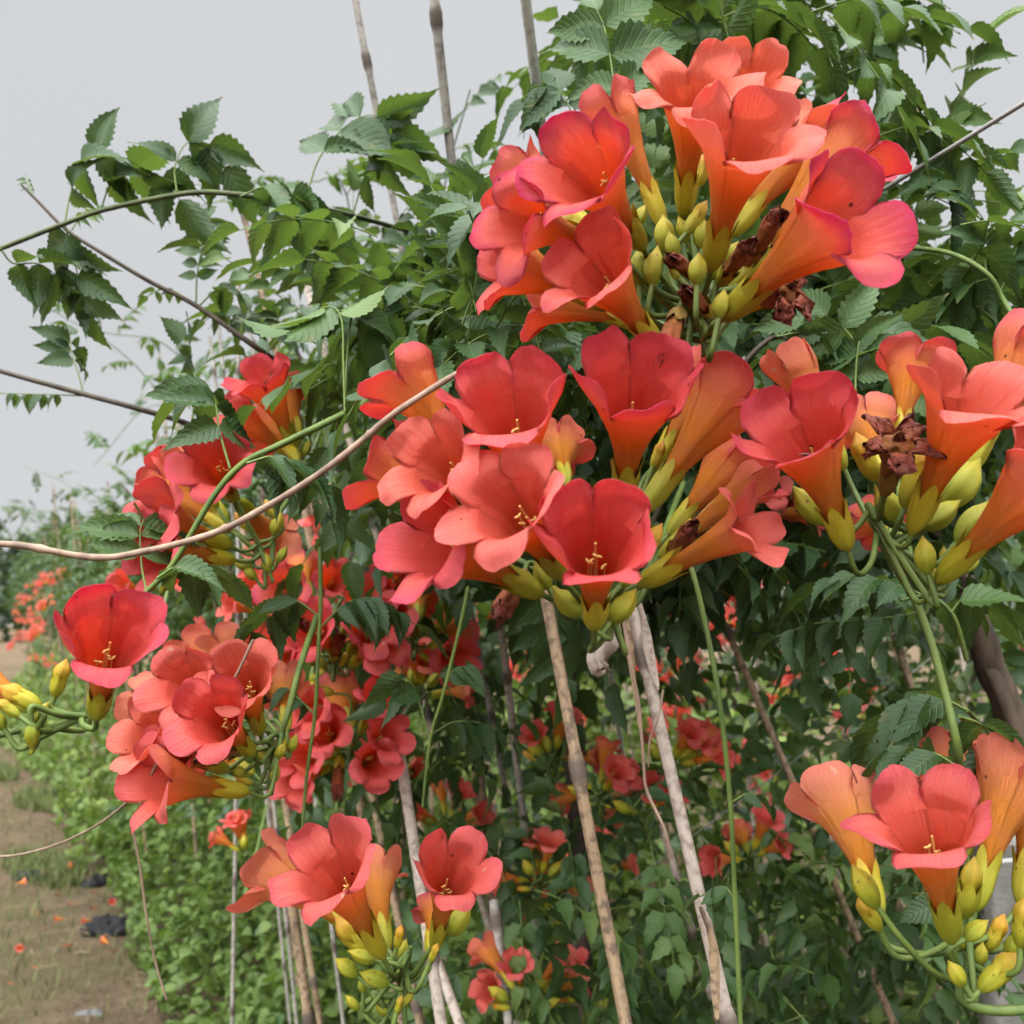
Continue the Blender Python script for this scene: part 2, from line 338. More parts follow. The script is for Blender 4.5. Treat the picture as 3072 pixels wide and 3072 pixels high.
class Leaves:
    def __init__(s, tmpl): s.t = tmpl; s.I = [[] for _ in tmpl]
    def put(s, pos, d, n, size, r, wf=1.0):
        y = d.normalized(); x = y.cross(n)
        if x.length < 1e-4: x = y.cross(Vector((.3, .8, .5)))
        x.normalize(); z = x.cross(y); k = rnd.randrange(len(s.t))
        s.I[k].append((pos.x, pos.y, pos.z, *(x * size * wf), *(y * size), *(z * size), r))
    def flush(s, mb, mat=0):
        for k, L_ in enumerate(s.I):
            if not L_: continue
            A = np.array(L_); V, F, LU, LV = s.t[k]; n = len(A)
            R = A[:, 3:12].reshape(n, 3, 3)                       # rows are the images of x, y, z
            W = np.einsum('vi,nij->nvj', V, R) + A[:, None, :3]
            FF = (F[None] + (np.arange(n) * len(V))[:, None, None]).reshape(-1, 4)
            mb.add(W.reshape(-1, 3), FF, mat, lu=np.tile(LU, n), lv=np.tile(LV, n), rnd=np.repeat(A[:, 12], len(V)), node=0., ang=0., s=0.)
def rv():
    while True:
        v = Vector((U(-1, 1), U(-1, 1), U(-1, 1)))
        if .05 < v.length < 1: return v.normalized()
def compound(lv, mb, base, d, length, pairs, size, droop=.6, tone=(.1, .8), petiole=.22, stem_mat_i=1, path=None, hang=.25, nrm=None, rr=.0009):
    """one pinnate leaf: arching rachis, paired toothed leaflets and a terminal one"""
    d = d.normalized(); pts = [Vector(base)]; cur = d.copy(); n = 10; r_ = U(*tone)
    if path is not None:
        pts = spline(path, 5); n = len(pts) - 1
    else:
        for i in range(n):
            cur = (cur + Vector((0, 0, -1)) * droop / n).normalized(); pts.append(pts[-1] + cur * (length / n))
    tube(mb, pts, rr, rr * .55, 4, stem_mat_i)
    up0 = nrm or (Z - d * Z.dot(d) + rv() * .25)
    for k in range(pairs + 1):
        t = petiole + (1 - petiole) * k / pairs; fi = t * n; i = min(int(fi), n - 1); p = pts[i].lerp(pts[i + 1], fi - i)
        tan = (pts[i + 1] - pts[i]).normalized(); nn = (up0 - tan * up0.dot(tan)).normalized(); side = tan.cross(nn)
        if k == pairs:
            lv.put(p, tan + Vector((0, 0, -.25)) + rv() * .15, nn, size * U(.95, 1.25), min(1, max(0, r_ + U(-.1, .1)))); break
        sz = size * (.72 + .38 * math.sin(math.pi * (k + .8) / (pairs + .8)))
        for sgn in (-1, 1):
            dd = side * sgn * U(.8, 1) + tan * U(.35, .7) + Vector((0, 0, -1)) * (hang + U(-.12, .2)) + rv() * .18
            lv.put(p + side * sgn * rr, dd, nn + rv() * .35 + side * sgn * .25, sz * U(.82, 1.12), min(1, max(0, r_ + U(-.16, .16))))
def in_poly(x, y, poly):
    c = False; n = len(poly)
    for i in range(n):
        x1, y1 = poly[i]; x2, y2 = poly[(i + 1) % n]
        if (y1 > y) != (y2 > y) and x < (x2 - x1) * (y - y1) / (y2 - y1) + x1: c = not c
    return c
def scatter(poly, n):
    xs = [p[0] for p in poly]; ys = [p[1] for p in poly]; r = []
    while len(r) < n:
        x, y = U(min(xs), max(xs)), U(min(ys), max(ys))
        if in_poly(x, y, poly): r.append((x, y))
    return r

# ------------------------------------------------------------------ flowers
def lobed(mb, prof, K, petal, lobe_len, per, flares, phi0, wid, ruffle, thick, mats, r_, twistf=0, tm=.62, cup=0, rib=0, noise_amp=0, tip=2.8, notch=0, bend=0, cols=9, rows=10):
    """trumpet: a wall from prof = [(z, r)...], then `per` lobes from the mouth. mats = (outer, inner)"""
    na = per * (cols - 1); zs = np.array([p[0] for p in prof]); rs = np.array([p[1] for p in prof])
    ts = np.linspace(0, 1, K); s_ = np.linspace(0, len(prof) - 1, K); z = np.interp(s_, range(len(prof)), zs); r = np.interp(s_, range(len(prof)), rs)
    ph = [r_.uniform(0, 6.28) for _ in range(8)]
    def wall_r(a, j): return r[j] * (1 + rib * math.cos(per * a) + noise_amp * (math.sin(3 * a + ph[0] + j * .9) * .5 + math.sin(5 * a + ph[1] - j * 1.3) * .4))
    def bent(p): p[1] += bend * (p[2] / zs[-1]) ** 2 * zs[-1]; return p
    W = np.zeros((K, na, 3)); A0 = -math.pi / per
    off0 = math.pi / 2 + 2 * math.pi / per                  # lobes: upper left, upper right, right, front, left
    for j in range(K):
        for i in range(na):
            a = off0 - 2 * math.pi * (i / na) + 0
            rr = wall_r(a, j); W[j, i] = bent([rr * math.cos(a), rr * math.sin(a), z[j]])
    # wall normals by finite differences
    def norms(G, wrap):
        du = (np.roll(G, -1, 1) - np.roll(G, 1, 1)) if wrap else np.gradient(G, axis=1)
        dv = np.gradient(G, axis=0); nn = np.cross(du, dv); l = np.linalg.norm(nn, axis=2, keepdims=True); l[l < 1e-12] = 1
        return nn / l
    ai = np.arange(na) / na * per
    T0 = np.repeat(np.linspace(0, tm, K), na); f = grid(na, K, True)
    ang = np.tile(np.abs((ai % 1) - .5) * 2 + np.floor(ai) * 3.1, K)
    nW = norms(W, True); c = np.array([0, 0, 1.])
    sign = -1 if np.sum(nW[K // 2, :, :2] * W[K // 2, :, :2]) > 0 else 1     # point inwards
    mb.add(W.reshape(-1, 3), f, mats[0], t=T0, e=0., ang=ang)
    if thick: mb.add((W + nW * sign * thick).reshape(-1, 3), f, mats[1], t=T0, e=0., ang=ang)
    R0, z0 = r[-1], z[-1]; half = math.pi / per
    for k in range(per):
        ac = off0 - 2 * math.pi * ((k + .5) / per); fe = math.radians(flares[k]); p0 = math.radians(phi0); wk = wid * r_.uniform(.92, 1.1); Lk = lobe_len * r_.uniform(.92, 1.08)
        pr = [r_.uniform(0, 6.28) for _ in range(3)]; ns = 40; tw = twistf * r_.uniform(.5, 1.2); irr = [r_.uniform(-1, 1) * (.022 if ruffle > .001 else 0) for _ in range(cols)]; cu = cup * r_.uniform(.4, 1.4)
        Rr = [R0]; zz = [z0]; ang_l = []
        for q in range(ns):
            u = (q + .5) / ns; phi = p0 + (fe - p0) * min(1, u * 1.25) ** .8; Rr.append(Rr[-1] + math.sin(phi) / ns * Lk); zz.append(zz[-1] + math.cos(phi) / ns * Lk); ang_l.append(phi)
        G = np.zeros((rows, cols, 3)); Tt = np.zeros((rows, cols)); E = np.zeros((rows, cols)); AG = np.zeros((rows, cols))
        for j in range(rows):
            v = j / (rows - 1)
            for i in range(cols):
                a = 1 - 2 * i / (cols - 1); la = max(0, 1 - abs(a) ** tip) ** .5 * (1 - notch * math.exp(-(a / .3) ** 2) + irr[i])
                vv = v * la; q = vv * ns; qi = min(int(q), ns - 1); R_ = Rr[qi] + (Rr[qi + 1] - Rr[qi]) * (q - qi); z_ = zz[qi] + (zz[qi + 1] - zz[qi]) * (q - qi)
                phi = ang_l[qi]
                lat = a * R0 * half * (1 + (wk - 1) * math.sin(min(1, vv * (2.6 if per == 5 and thick and ruffle > .001 else 1.5)) * math.pi / 2))
                flat = min(1, vv * 1.3)
                th = lat / (R_ if flat < 1 else R_); th_round = th
                # blend from the round wall to a flatter petal
                px_, py_ = R_ * math.cos(th_round), R_ * math.sin(th_round)
                fx, fy = R_, lat; b = flat * .55
                lx, ly = px_ * (1 - b) + fx * b, py_ * (1 - b) + fy * b
                dn = ruffle * vv * vv * (math.sin(2.6 * a + pr[0]) * .7 + math.sin(6.5 * a + pr[1]) * .33 * abs(a)) + cu * a * a * vv + tw * a * vv + ruffle * .5 * math.sin(vv * 5 + pr[2]) * vv
                lx += -math.cos(phi) * dn; z_ += math.sin(phi) * dn
                if j == 0:
                    aa = ac + a * half; rr = wall_r(aa, K - 1); G[j, i] = bent([rr * math.cos(aa), rr * math.sin(aa), z0])
                else:
                    G[j, i] = bent([lx * math.cos(ac) - ly * math.sin(ac), lx * math.sin(ac) + ly * math.cos(ac), z_])
                    if noise_amp: G[j, i] += np.array([r_.gauss(0, 1) for _ in range(3)]) * noise_amp * .004
                Tt[j, i] = tm + (1 - tm) * vv; E[j, i] = max(v if la > .2 else 0, abs(a) * min(1, vv * 3)); AG[j, i] = abs(a) + k * 3.1
        nn = norms(G, False); ff = grid(cols, rows)
        mb.add(G.reshape(-1, 3), ff, mats[0], t=Tt.ravel(), e=E.ravel(), ang=AG.ravel())
        if thick:
            tk = thick * (1 - (np.arange(rows) / (rows - 1)) ** 4)[:, None, None]
            if True:
                mid = nn[rows // 3, cols // 2]; inward = np.array([-math.cos(ac), -math.sin(ac), .6]); sg = 1 if mid @ inward > 0 else -1
            mb.add((G + nn * sg * np.maximum(tk, thick * .35)).reshape(-1, 3), ff, mats[1], t=Tt.ravel(), e=E.ravel(), ang=AG.ravel())
def corolla_mesh(seed, flares=None, wilt=False, narrow=1.0, width=1.0):
    r_ = random.Random(seed); mb = MB()
    if wilt:
        prof = [(.004, .004), (.02, .0052), (.038, .0066), (.052, .0078), (.062, .0070)]
        lobed(mb, prof, 10, 0, .016, 5, [r_.uniform(-50, 10) for _ in range(5)], -10, .9, .005, .0003, (0, 0), r_, .004, .6, .003, .08, .16)
        return mb.mesh("wilted_corolla", ['wilt'])
    fl = flares or [32 + r_.uniform(-14, 16), 32 + r_.uniform(-14, 16), 62 + r_.uniform(-18, 18), 98 + r_.uniform(-18, 12), 62 + r_.uniform(-18, 18)]
    prof = [(.003, .0038), (.012, .0045), (.022, .0056), (.032, .0073), (.042, .0099), (.052, .0134), (.060, .0172), (.067, .0203)]
    prof = [(z_, .0038 + (q - .0038) * narrow) for z_, q in prof]
    lobed(mb, prof, 14, 0, .0245 * (.75 + .25 * narrow), 5, fl, 24, 1.58 * width, .0046, .0005, (0, 1), r_, .0038, .62, -.0030, .012, .0, 3.2, r_.uniform(-.02, .07), -.06, 15, 14)
    return mb.mesh("corolla", ['petal_out', 'petal_in'])
def skirt_mesh(seed):
    r_ = random.Random(seed); mb = MB(); prof = [(.004, .004), (.02, .0056), (.034, .0082), (.046, .0108), (.052, .0122)]
    lobed(mb, prof, 10, 0, .021, 5, [r_.uniform(115, 178) for _ in range(5)], 40, 1.25, .007, .0003, (0, 0), r_, .005, .6, .004, .05, .30)
    lobed(mb, [(.050, .0118), (.054, .009), (.056, .004), (.0565, .001)], 6, 0, .002, 5, [80] * 5, 80, 1, .004, 0, (0, 0), r_, 0, .55, 0, .05, .4)
    return mb.mesh("skirted_corolla", ['wilt'])
def calyx_mesh(seed, dry=False):
    r_ = random.Random(seed); mb = MB()
    prof = [(-.003, .0012), (-.001, .0036), (.003, .0062), (.009, .0080), (.016, .0085), (.020, .0086)]
    lobed(mb, prof, 9, 0, .012, 5, [r_.uniform(0, 22) for _ in range(5)], 0, .95, .0004, .0004, (0, 0), r_, .0003, .6, -.001, .05, .0, 1.1, 0, 0, 7, 6)
    return mb.mesh("calyx_shell", ['dry_calyx' if dry else 'calyx'])
def stamen_mesh(seed):
    r_ = random.Random(seed); mb = MB()
    for k, x in enumerate((-.0040, -.0018, .0016, .0042)):
        zt = .046 + (.006 if k in (1, 2) else 0) + r_.uniform(-.003, .003); x += r_.uniform(-.0012, .0012)
        pts = spline([(x * .5, -.002, .02), (x, .002, .035), (x * .9, .003, zt)], 4); tube(mb, pts, .00055, .0004, 5, 0)
        for s_ in (-1, 1):
            a = Vector((x * .9, .003, zt)); q_ = r_.uniform(0, 1.2); b = a + Vector((s_ * .0026 * math.cos(q_), s_ * .002 * math.sin(q_) * (1 if k % 2 else -1), r_.uniform(-.0018, .0022))); tube(mb, [a, a.lerp(b, .5), b], [.0005, .0009, .0004], None, 5, 0)
    tube(mb, spline([(0, .002, .02), (0, .005, .04), (.0005, .006, .058)], 4), .0005, .0007, 5, 0)
    return mb.mesh("stamen_set", ['stamen'])
def bud_mesh(seed, kind):
    """kind 0 closed green-yellow bud, 1 opening bud with orange folded petals"""
    r_ = random.Random(seed); mb = MB(); K, A = 16, 20; L_ = .034; fat = r_.uniform(.74, .92)
    def body(z0, z1, rad, mat, t0, t1, rib, p=.9, pt=.16):
        V = np.zeros((K, A, 3)); T = np.zeros((K, A)); AN = np.zeros((K, A))
        for j in range(K):
            v = j / (K - 1); q = math.sin(math.pi * min(1, v ** p)) ** .75 * (1 - .15 * v) + pt * (1 - v) * .6
            if v > .72: q = q * (1 - (v - .72) * 1.9) + .035 * (v - .72)
            if j == K - 1: q = .02
            for i in range(A):
                a = 2 * math.pi * i / A; rr = rad * q * (1 + rib * math.cos(5 * a + .6 * v)) + .0001
                V[j, i] = (rr * math.cos(a) + .003 * v * v, rr * math.sin(a), z0 + (z1 - z0) * v); T[j, i] = t0 + (t1 - t0) * v; AN[j, i] = math.cos(5 * a)
        mb.add(V.reshape(-1, 3), grid(A, K, True), mat, t=T.ravel(), e=0., ang=AN.ravel())
    if kind == 0:
        body(0, L_, .0098 * fat, 0, 0, 1, .10, .95)
        return mb.mesh("closed_bud", ['bud'])
    body(0.012, .052, .0115 * fat, 1, .1, 1, .10, 1.25)
    prof = [(-.002, .0014), (.001, .005), (.008, .0085), (.016, .0098), (.022, .0098)]
    lobed(mb, prof, 8, 0, .012, 5, [r_.uniform(-5, 10) for _ in range(5)], 0, .95, .0004, .0004, (0, 0), r_, .0003, .6, -.001, .05, .0, 1.1, 0, 0, 7, 5)
    return mb.mesh("opening_bud", ['calyx', 'bud_petal'])
LIB_C = [corolla_mesh(100 + i) for i in range(7)]
LIB_CX = [calyx_mesh(i) for i in range(4)]; DRYCX = calyx_mesh(9, True); LIB_ST = [stamen_mesh(i) for i in range(6)]
LIB_W = [corolla_mesh(50 + i, wilt=True) for i in range(3)]
LIB_SK = [skirt_mesh(3), skirt_mesh(8)]
LIB_B = [bud_mesh(i, 0) for i in range(4)]; LIB_OB = [bud_mesh(i, 1) for i in range(3)]
def frame(axis, roll=0, ref=None):
    z = axis.normalized(); ref = ref or (UP * 1.0 + FWD * .35)
    y = ref - z * ref.dot(z)
    if y.length < .05: y = FWD - z * FWD.dot(z)
    y.normalize(); x = y.cross(z); m_ = Matrix((x, y, z)).transposed()
    return m_ @ Matrix.Rotation(math.radians(roll), 3, 'Z')
def place(me, name, parent, base, R, s=1.0, color=None):
    o = bpy.data.objects.new(name, me); COL.objects.link(o); o.parent = parent
    o.matrix_local = Matrix.Translation(base - wpos(parent)) @ R.to_4x4() @ Matrix.Scale(s, 4)
    if color: o.color = (*color, 1)
    return o
FLEN = .062
def axis_from(b, m_, d, s, toward):
    """3D axis of a flower whose base and mouth are seen at b and m_; the foreshortened rest points to (+1) or from (-1) the viewer"""
    s *= .76; B = P(*b, d); v = (P(*m_, d) - B); l = v.length; full = FLEN * s; sz = 1.0
    if l > full * .97: sz = l / (.97 * full); sq = sz ** .3; s *= sq; sz /= sq; full = FLEN * s * sz
    full = FLEN * s * sz; ray = (CAM - P(*m_, d)).normalized(); vr = v.dot(ray); k = -vr + toward * math.sqrt(max(0, vr * vr + full * full - l * l))
    return B, (v + ray * k), s, sz
def flower(parent, b, m_, d, s=1.0, toward=1, roll=0, pale=.3, mag=.6, flares=None, kind='open', seed=None, narrow=1.0, width=1.0, parts=True, dz=0, fat=.92):
    B, ax, s, sz = axis_from(b, m_, d + dz, s, toward); R = frame(ax, roll + U(-10, 10))
    if kind == 'wilt':
        o = place(LIB_SK[rnd.randrange(2)] if narrow == 2 else rnd.choice(LIB_W), "wilted_flower", parent, B, R, s * .85 * U(.9, 1.1)); tag(o, "shrivelled brown spent flower"); place_child(DRYCX if rnd.random() < .5 else rnd.choice(LIB_CX), "calyx", o); return B, ax
    me = corolla_mesh(seed if seed is not None else rnd.randrange(9999), flares, False, narrow, width) if (flares or seed is not None or narrow != 1) else rnd.choice(LIB_C)
    o = place(me, "flower", parent, B, R @ Matrix.Diagonal((fat, fat, sz)), s, (min(1, max(0, pale + U(-.12, .12))), mag, 0))
    if parts:
        place_child(rnd.choice(LIB_CX), "calyx", o); place_child(rnd.choice(LIB_ST), "stamens", o)
    return B, ax
def place_child(me, name, parent):
    o = bpy.data.objects.new(name, me); COL.objects.link(o); o.parent = parent
    if name == "calyx": o.scale = (.86, .86, .96)
    return o
def bud(parent, b, tip, d, s=None, kind=0, toward=0):
    B = P(*b, d); v = P(*tip, d) - B; ln = (.032 if kind == 0 else .052); s = v.length / ln if s is None else s
    ax = v
    place(rnd.choice(LIB_B if kind == 0 else LIB_OB), "bud", parent, B, frame(ax, U(0, 72)), s, (0, 0, 0)); return B, ax
CL_GROUP = "trumpet flower clusters on the vines"
def cluster(label, hub, d, flowers=(), buds=(), stem=None, stem_r=.0028, cat="flower cluster", stem_m='green_stem'):
    """hub px; flowers: dict args; buds: (base, tip, kind, depth offset); stem: list of (px,py,depth) from the hub to the vine"""
    H = P(*hub, d); t = thing("flower_cluster", label, cat, H, CL_GROUP); ends = []
    for f in flowers:
        f = dict(f); dd = d + f.pop('dd', 0); b = f.pop('b'); m_ = f.pop('m'); ends.append(flower(t, b, m_, dd, **f))
    for q in buds:
        b, tp = q[0], q[1]; kd = q[2] if len(q) > 2 else 0; dd = q[3] if len(q) > 3 else 0; ends.append(bud(t, b, tp, d + dd, None, kd))
    mb = MB(); ext = (P(*stem[0]) if stem else H + Vector((0, .03, -.05)))
    down = (ext - H).normalized() if (ext - H).length > .001 else Vector((0, 0, -1))
    for B, ax in ends:
        a = ax.normalized(); g = (B - H).length
        p2 = B - a * min(.02, g * .35); tgt = H - (-down) * U(-.012, .02)
        pts = spline([B + a * .001, p2, (p2 + tgt) / 2 + down * g * .10, tgt], 5); tube(mb, pts, .0016, .0021, 6, 0)
    if stem: tube(mb, spline([H - down * .01] + [P(*q) for q in stem], 8), stem_r * .85, stem_r, 7, 0, .05)
    mb.obj("stalk", [stem_m], t); return t

# ================================================================== THE PLACE
# ------------------------------------------------------------------ ground
mb = MB(); n = 60; xs = np.sign(np.linspace(-1, 1, n)) * np.abs(np.linspace(-1, 1, n)) ** 3 * 250
g = np.array([[(x, y, .03 * math.sin(x * 1.3) * math.cos(y * .9) if abs(x) < 12 and abs(y) < 30 else 0) for x in xs] for y in xs])
mb.add(g.reshape(-1, 3), grid(n, n)); tag(mb.obj("ground", ['earth']), kind='structure')
def ground_at(px, py):
    r = P(px, py, 1) - CAM; k = -CAM.z / r.z; return CAM + r * k
def row_x(y, off=0): return 1.15 + off - .5 * y
# ------------------------------------------------------------------ canes
def cane(label, a, b, r, mat='cane_tan', extend=True, nodes=None, group=None, name="bamboo_cane", taper=.9, to_ground=True, top_extra=0):
    A, B = a, b                                             # A upper end, B lower end (world)
    d = (B - A).normalized()
    if to_ground and d.z < -.05: B = A + d * ((A.z) / -d.z)
    A = A - d * top_extra; Ln = (B - A).length; step = U(.24, .32); pts = []; rad = []; nd = []
    bow = rv() * .006 * Ln; q = 0; stops = []
    x = U(.02, .2) if nodes is None else nodes
    while x < Ln - .02: stops.append(x); x += step * U(.85, 1.15)
    ks = [0.0]
    for s_ in stops: ks += [s_ - .016, s_ - .006, s_, s_ + .006, s_ + .016]
    ks += [Ln]
    isn = lambda k: min([abs(k - s_) for s_ in stops] or [9]) < .0065
    for k in ks:
        u = k / Ln; pts.append(A.lerp(B, u) + bow * math.sin(math.pi * u) + (Vector((math.sin(k * 23), math.cos(k * 19), 0)) * .0012)); rr = r * (taper + (1 - taper) * u)
        if mat == 'pipe': rad.append(r); nd.append(0)
        else: rad.append(rr * (1.38 if isn(k) else 1.0)); nd.append(1.0 if isn(k) else 0)
    m_ = MB(); tube(m_, pts, rad, None, 10, 0, .03 if mat != 'pipe' else 0, nd); o = m_.obj(name, [mat], None, tuple(B)); tag(o, label, "pole" if name != "bamboo_cane" else "bamboo cane", group); return o
CN = "bamboo canes staking the vines"
cane("grey-brown bamboo cane against the sky, leftmost of the three poles at the top edge", P(1160, 480, 1.45), P(1240, 900, 1.5), .0052, 'cane_grey', group=CN, top_extra=.38, nodes=.245)
cane("bamboo cane with a swollen knot near the top edge, middle of the three poles", P(1365, 540, 1.25), P(1400, 860, 1.3), .0060, 'cane_grey', group=CN, top_extra=.35, nodes=.17)
cane("smooth pale grey painted pole against the sky left of the top flower cluster", P(1635, 400, 1.12), P(1690, 800, 1.25), .0056, 'pipe', group=CN, name="garden_pole", top_extra=.3)
cane("mottled tan bamboo cane with a dark knot leaning below the central flower cluster", P(1628, 1740, .86), P(1870, 3072, .80), .0056, 'cane_tan', group=CN, nodes=.16)
hus = cane("bleached bamboo cane with torn sheath strips leaning right of centre", P(1885, 1790, .86), P(2180, 3072, .80), .0058, 'cane_pale', group=CN, nodes=.05)
# torn sheath strips on the bleached cane
def strip(name, pts, wd, mat, parent, roll=0, curl=.4):
    m_ = MB(); S = spline(pts, 8); n_ = len(S); V = []
    for i, p in enumerate(S):
        d = (S[min(i + 1, n_ - 1)] - S[max(i - 1, 0)]).normalized(); x = d.cross(FWD).normalized(); x = Matrix.Rotation(roll + .5 * math.sin(i * .4), 3, d) @ x; nn = x.cross(d)
        w_ = wd * (math.sin(math.pi * (i + .8) / (n_ + .6)) ** .5)
        for u in (-1, -.5, 0, .5, 1): V.append(p + x * u * w_ + nn * curl * w_ * u * u)
    m_.add(np.array(V), grid(5, n_), 0, s=0., ang=0., node=0., rnd=.5); return m_.obj(name, [mat], parent)
strip("sheath_strip", [P(1905, 1770, .845), P(1935, 1900, .842), P(1972, 2070, .84)], .0044, 'cane_pale', hus, .6)
strip("sheath_strip", [P(1868, 1800, .848), P(1898, 1990, .845), P(1925, 2200, .84)], .0036, 'cane_tan', hus, -.5)
strip("sheath_strip", [P(2100, 2720, .79), P(2140, 2860, .788), P(2150, 3060, .785)], .0040, 'cane_tan', hus, .5)
cane("grey-white cane running down left of centre between the two lower flower clusters", P(1150, 1940, 1.25), P(1285, 2800, 1.15), .0072, 'cane_pale', group=CN, nodes=.36)
cane("tan cane behind the grey-white cane, starting under the red middle cluster", P(1085, 2250, 1.5), P(1185, 2760, 1.45), .0062, 'cane_tan', group=CN)
cane("tan cane with a red ribbon tied near its top, left of the central bunch", P(905, 1470, 1.6), P(965, 1780, 1.6), .0085, 'cane_tan', group=CN)
cane("cane with an orange-brown lower half rising left of the leafy vine top", P(705, 540, 1.9), P(835, 1140, 1.9), .0052, 'cane_tan', group=CN)
cane("short thin grey cane just left of the orange-brown cane", P(716, 838, 2.2), P(712, 1160, 2.2), .0042, 'cane_grey', group=CN)
cane("left one of two thin dark canes standing close together against the sky", P(628, 1010, 2.6), P(645, 1160, 2.6), .0042, 'cane_grey', group=CN)
cane("right one of two thin dark canes standing close together against the sky", P(645, 905, 2.6), P(678, 1200, 2.6), .0045, 'cane_grey', group=CN)
cane("dark thin cane slanting behind the leaf spray and the orange-brown cane", P(735, 900, 2.3), P(768, 1150, 2.3), .0045, 'cane_grey', group=CN)
cane("pale cane seen faintly through the leaves of the left vine top", P(850, 600, 1.7), P(925, 860, 1.7), .0065, 'cane_pale', group=CN)
cane("tan cane leaning beside the low flower cluster of the lower left", P(868, 2660, 1.5), P(925, 3072, 1.5), .0075, 'cane_tan', group=CN)
cane("grey-pink cane leaning out of the frame below the yellow buds", P(1295, 2840, 1.3), P(1375, 3072, 1.25), .0070, 'cane_pale', group=CN)
cane("dark split cane at the bottom edge beside the dark red blooms", P(1480, 2700, 1.35), P(1530, 3072, 1.3), .0068, 'cane_grey', group=CN)
cane("weathered brown cane standing behind the small leaf sprays left of the mottled cane", P(1415, 2150, 1.7), P(1470, 2600, 1.7), .011, 'cane_tan', group=CN)
cane("thin cane crossing behind the bleached cane at mid height", P(1975, 2440, 1.5), P(2035, 2650, 1.5), .006, 'cane_pale', group=CN)
cane("dark leaning cane right of the long green shoot", P(2150, 1820, 1.6), P(2290, 2160, 1.6), .0062, 'cane_tan', group=CN)
cane("brown leaning cane left of the twisted vine trunk", P(2685, 1900, 1.8), P(2780, 2200, 1.8), .008, 'cane_tan', group=CN)
cane("thin cane leaning across the dark leaves below the right cluster", P(2620, 2560, 1.6), P(2770, 2860, 1.6), .006, 'cane_tan', group=CN)
# grey cable or rod running up out of the frame at the right
m_ = MB(); A, B = P(2600, 600, .95), P(3200, 230, .80); tube(m_, [A.lerp(B, i / 8) for i in range(9)], .0021, None, 8, 0)
tag(m_.obj("support_rod", ['wire'], None, tuple(A)), "thin straight grey rod slanting up to the right edge from the top cluster", "rod")
# concrete post low at the right, with a grey strap
m_ = MB()
def box(m_, c, sx, sy, sz, mat=0, ax=None, bev=.006):
    V = []; F = []
    prof = [(-1, -1), (1, -1), (1, 1), (-1, 1)]; ring = []
    for (x, y) in prof:
        for k in range(2):
            dx, dy = ((bev, 0) if k else (0, bev)) if (x * y > 0) else ((0, bev) if k else (bev, 0))
            ring.append((x * (sx - dx), y * (sy - dy)))
    for z in np.linspace(-sz, sz, 7): V += [(c[0] + x, c[1] + y, c[2] + z) for x, y in ring]
    m_.add(np.array(V), grid(8, 7, True), mat)
    top = len(V) - 8; vt = [V[top + i] for i in range(8)] + [(c[0], c[1], c[2] + sz)]
    m_.add(np.array(vt), np.array([(0, 1, 2, 8), (2, 3, 4, 8), (4, 5, 6, 8), (6, 7, 0, 8)]), mat)
pc = P(3010, 2520, 1.45); box(m_, (pc.x, pc.y, pc.z / 2), .035, .035, pc.z / 2)
post = m_.obj("concrete_post", ['concrete'], None, (pc.x, pc.y, 0)); tag(post, "rough pale concrete post standing behind the lower right flower cluster", "post")
m_ = MB(); tube(m_, [P(2925, 2592, 1.36), P(3000, 2585, 1.34), P(3200, 2565, 1.33)], .0035, None, 8, 0); tag(m_.obj("tie_wire", ['pipe'], None, tuple(P(2925, 2592, 1.36))), "grey-white wire passing in front of the concrete post", "wire")
# trellis wires among the row
for a, b, lab in ((P(960, 1560, 1.6), P(800, 1640, 3.2), "taut thin wire running back from the ribbon-tied cane"), (P(1900, 2640, 1.5), P(3100, 1730, 3.0), "taut thin wire crossing the gap beside the twisted trunk")):
    m_ = MB(); tube(m_, [a, a.lerp(b, .5) + Vector((0, 0, -.01)), b], .0012, None, 5, 0); tag(m_.obj("trellis_wire", ['wire'], None, tuple(a)), lab, "wire")

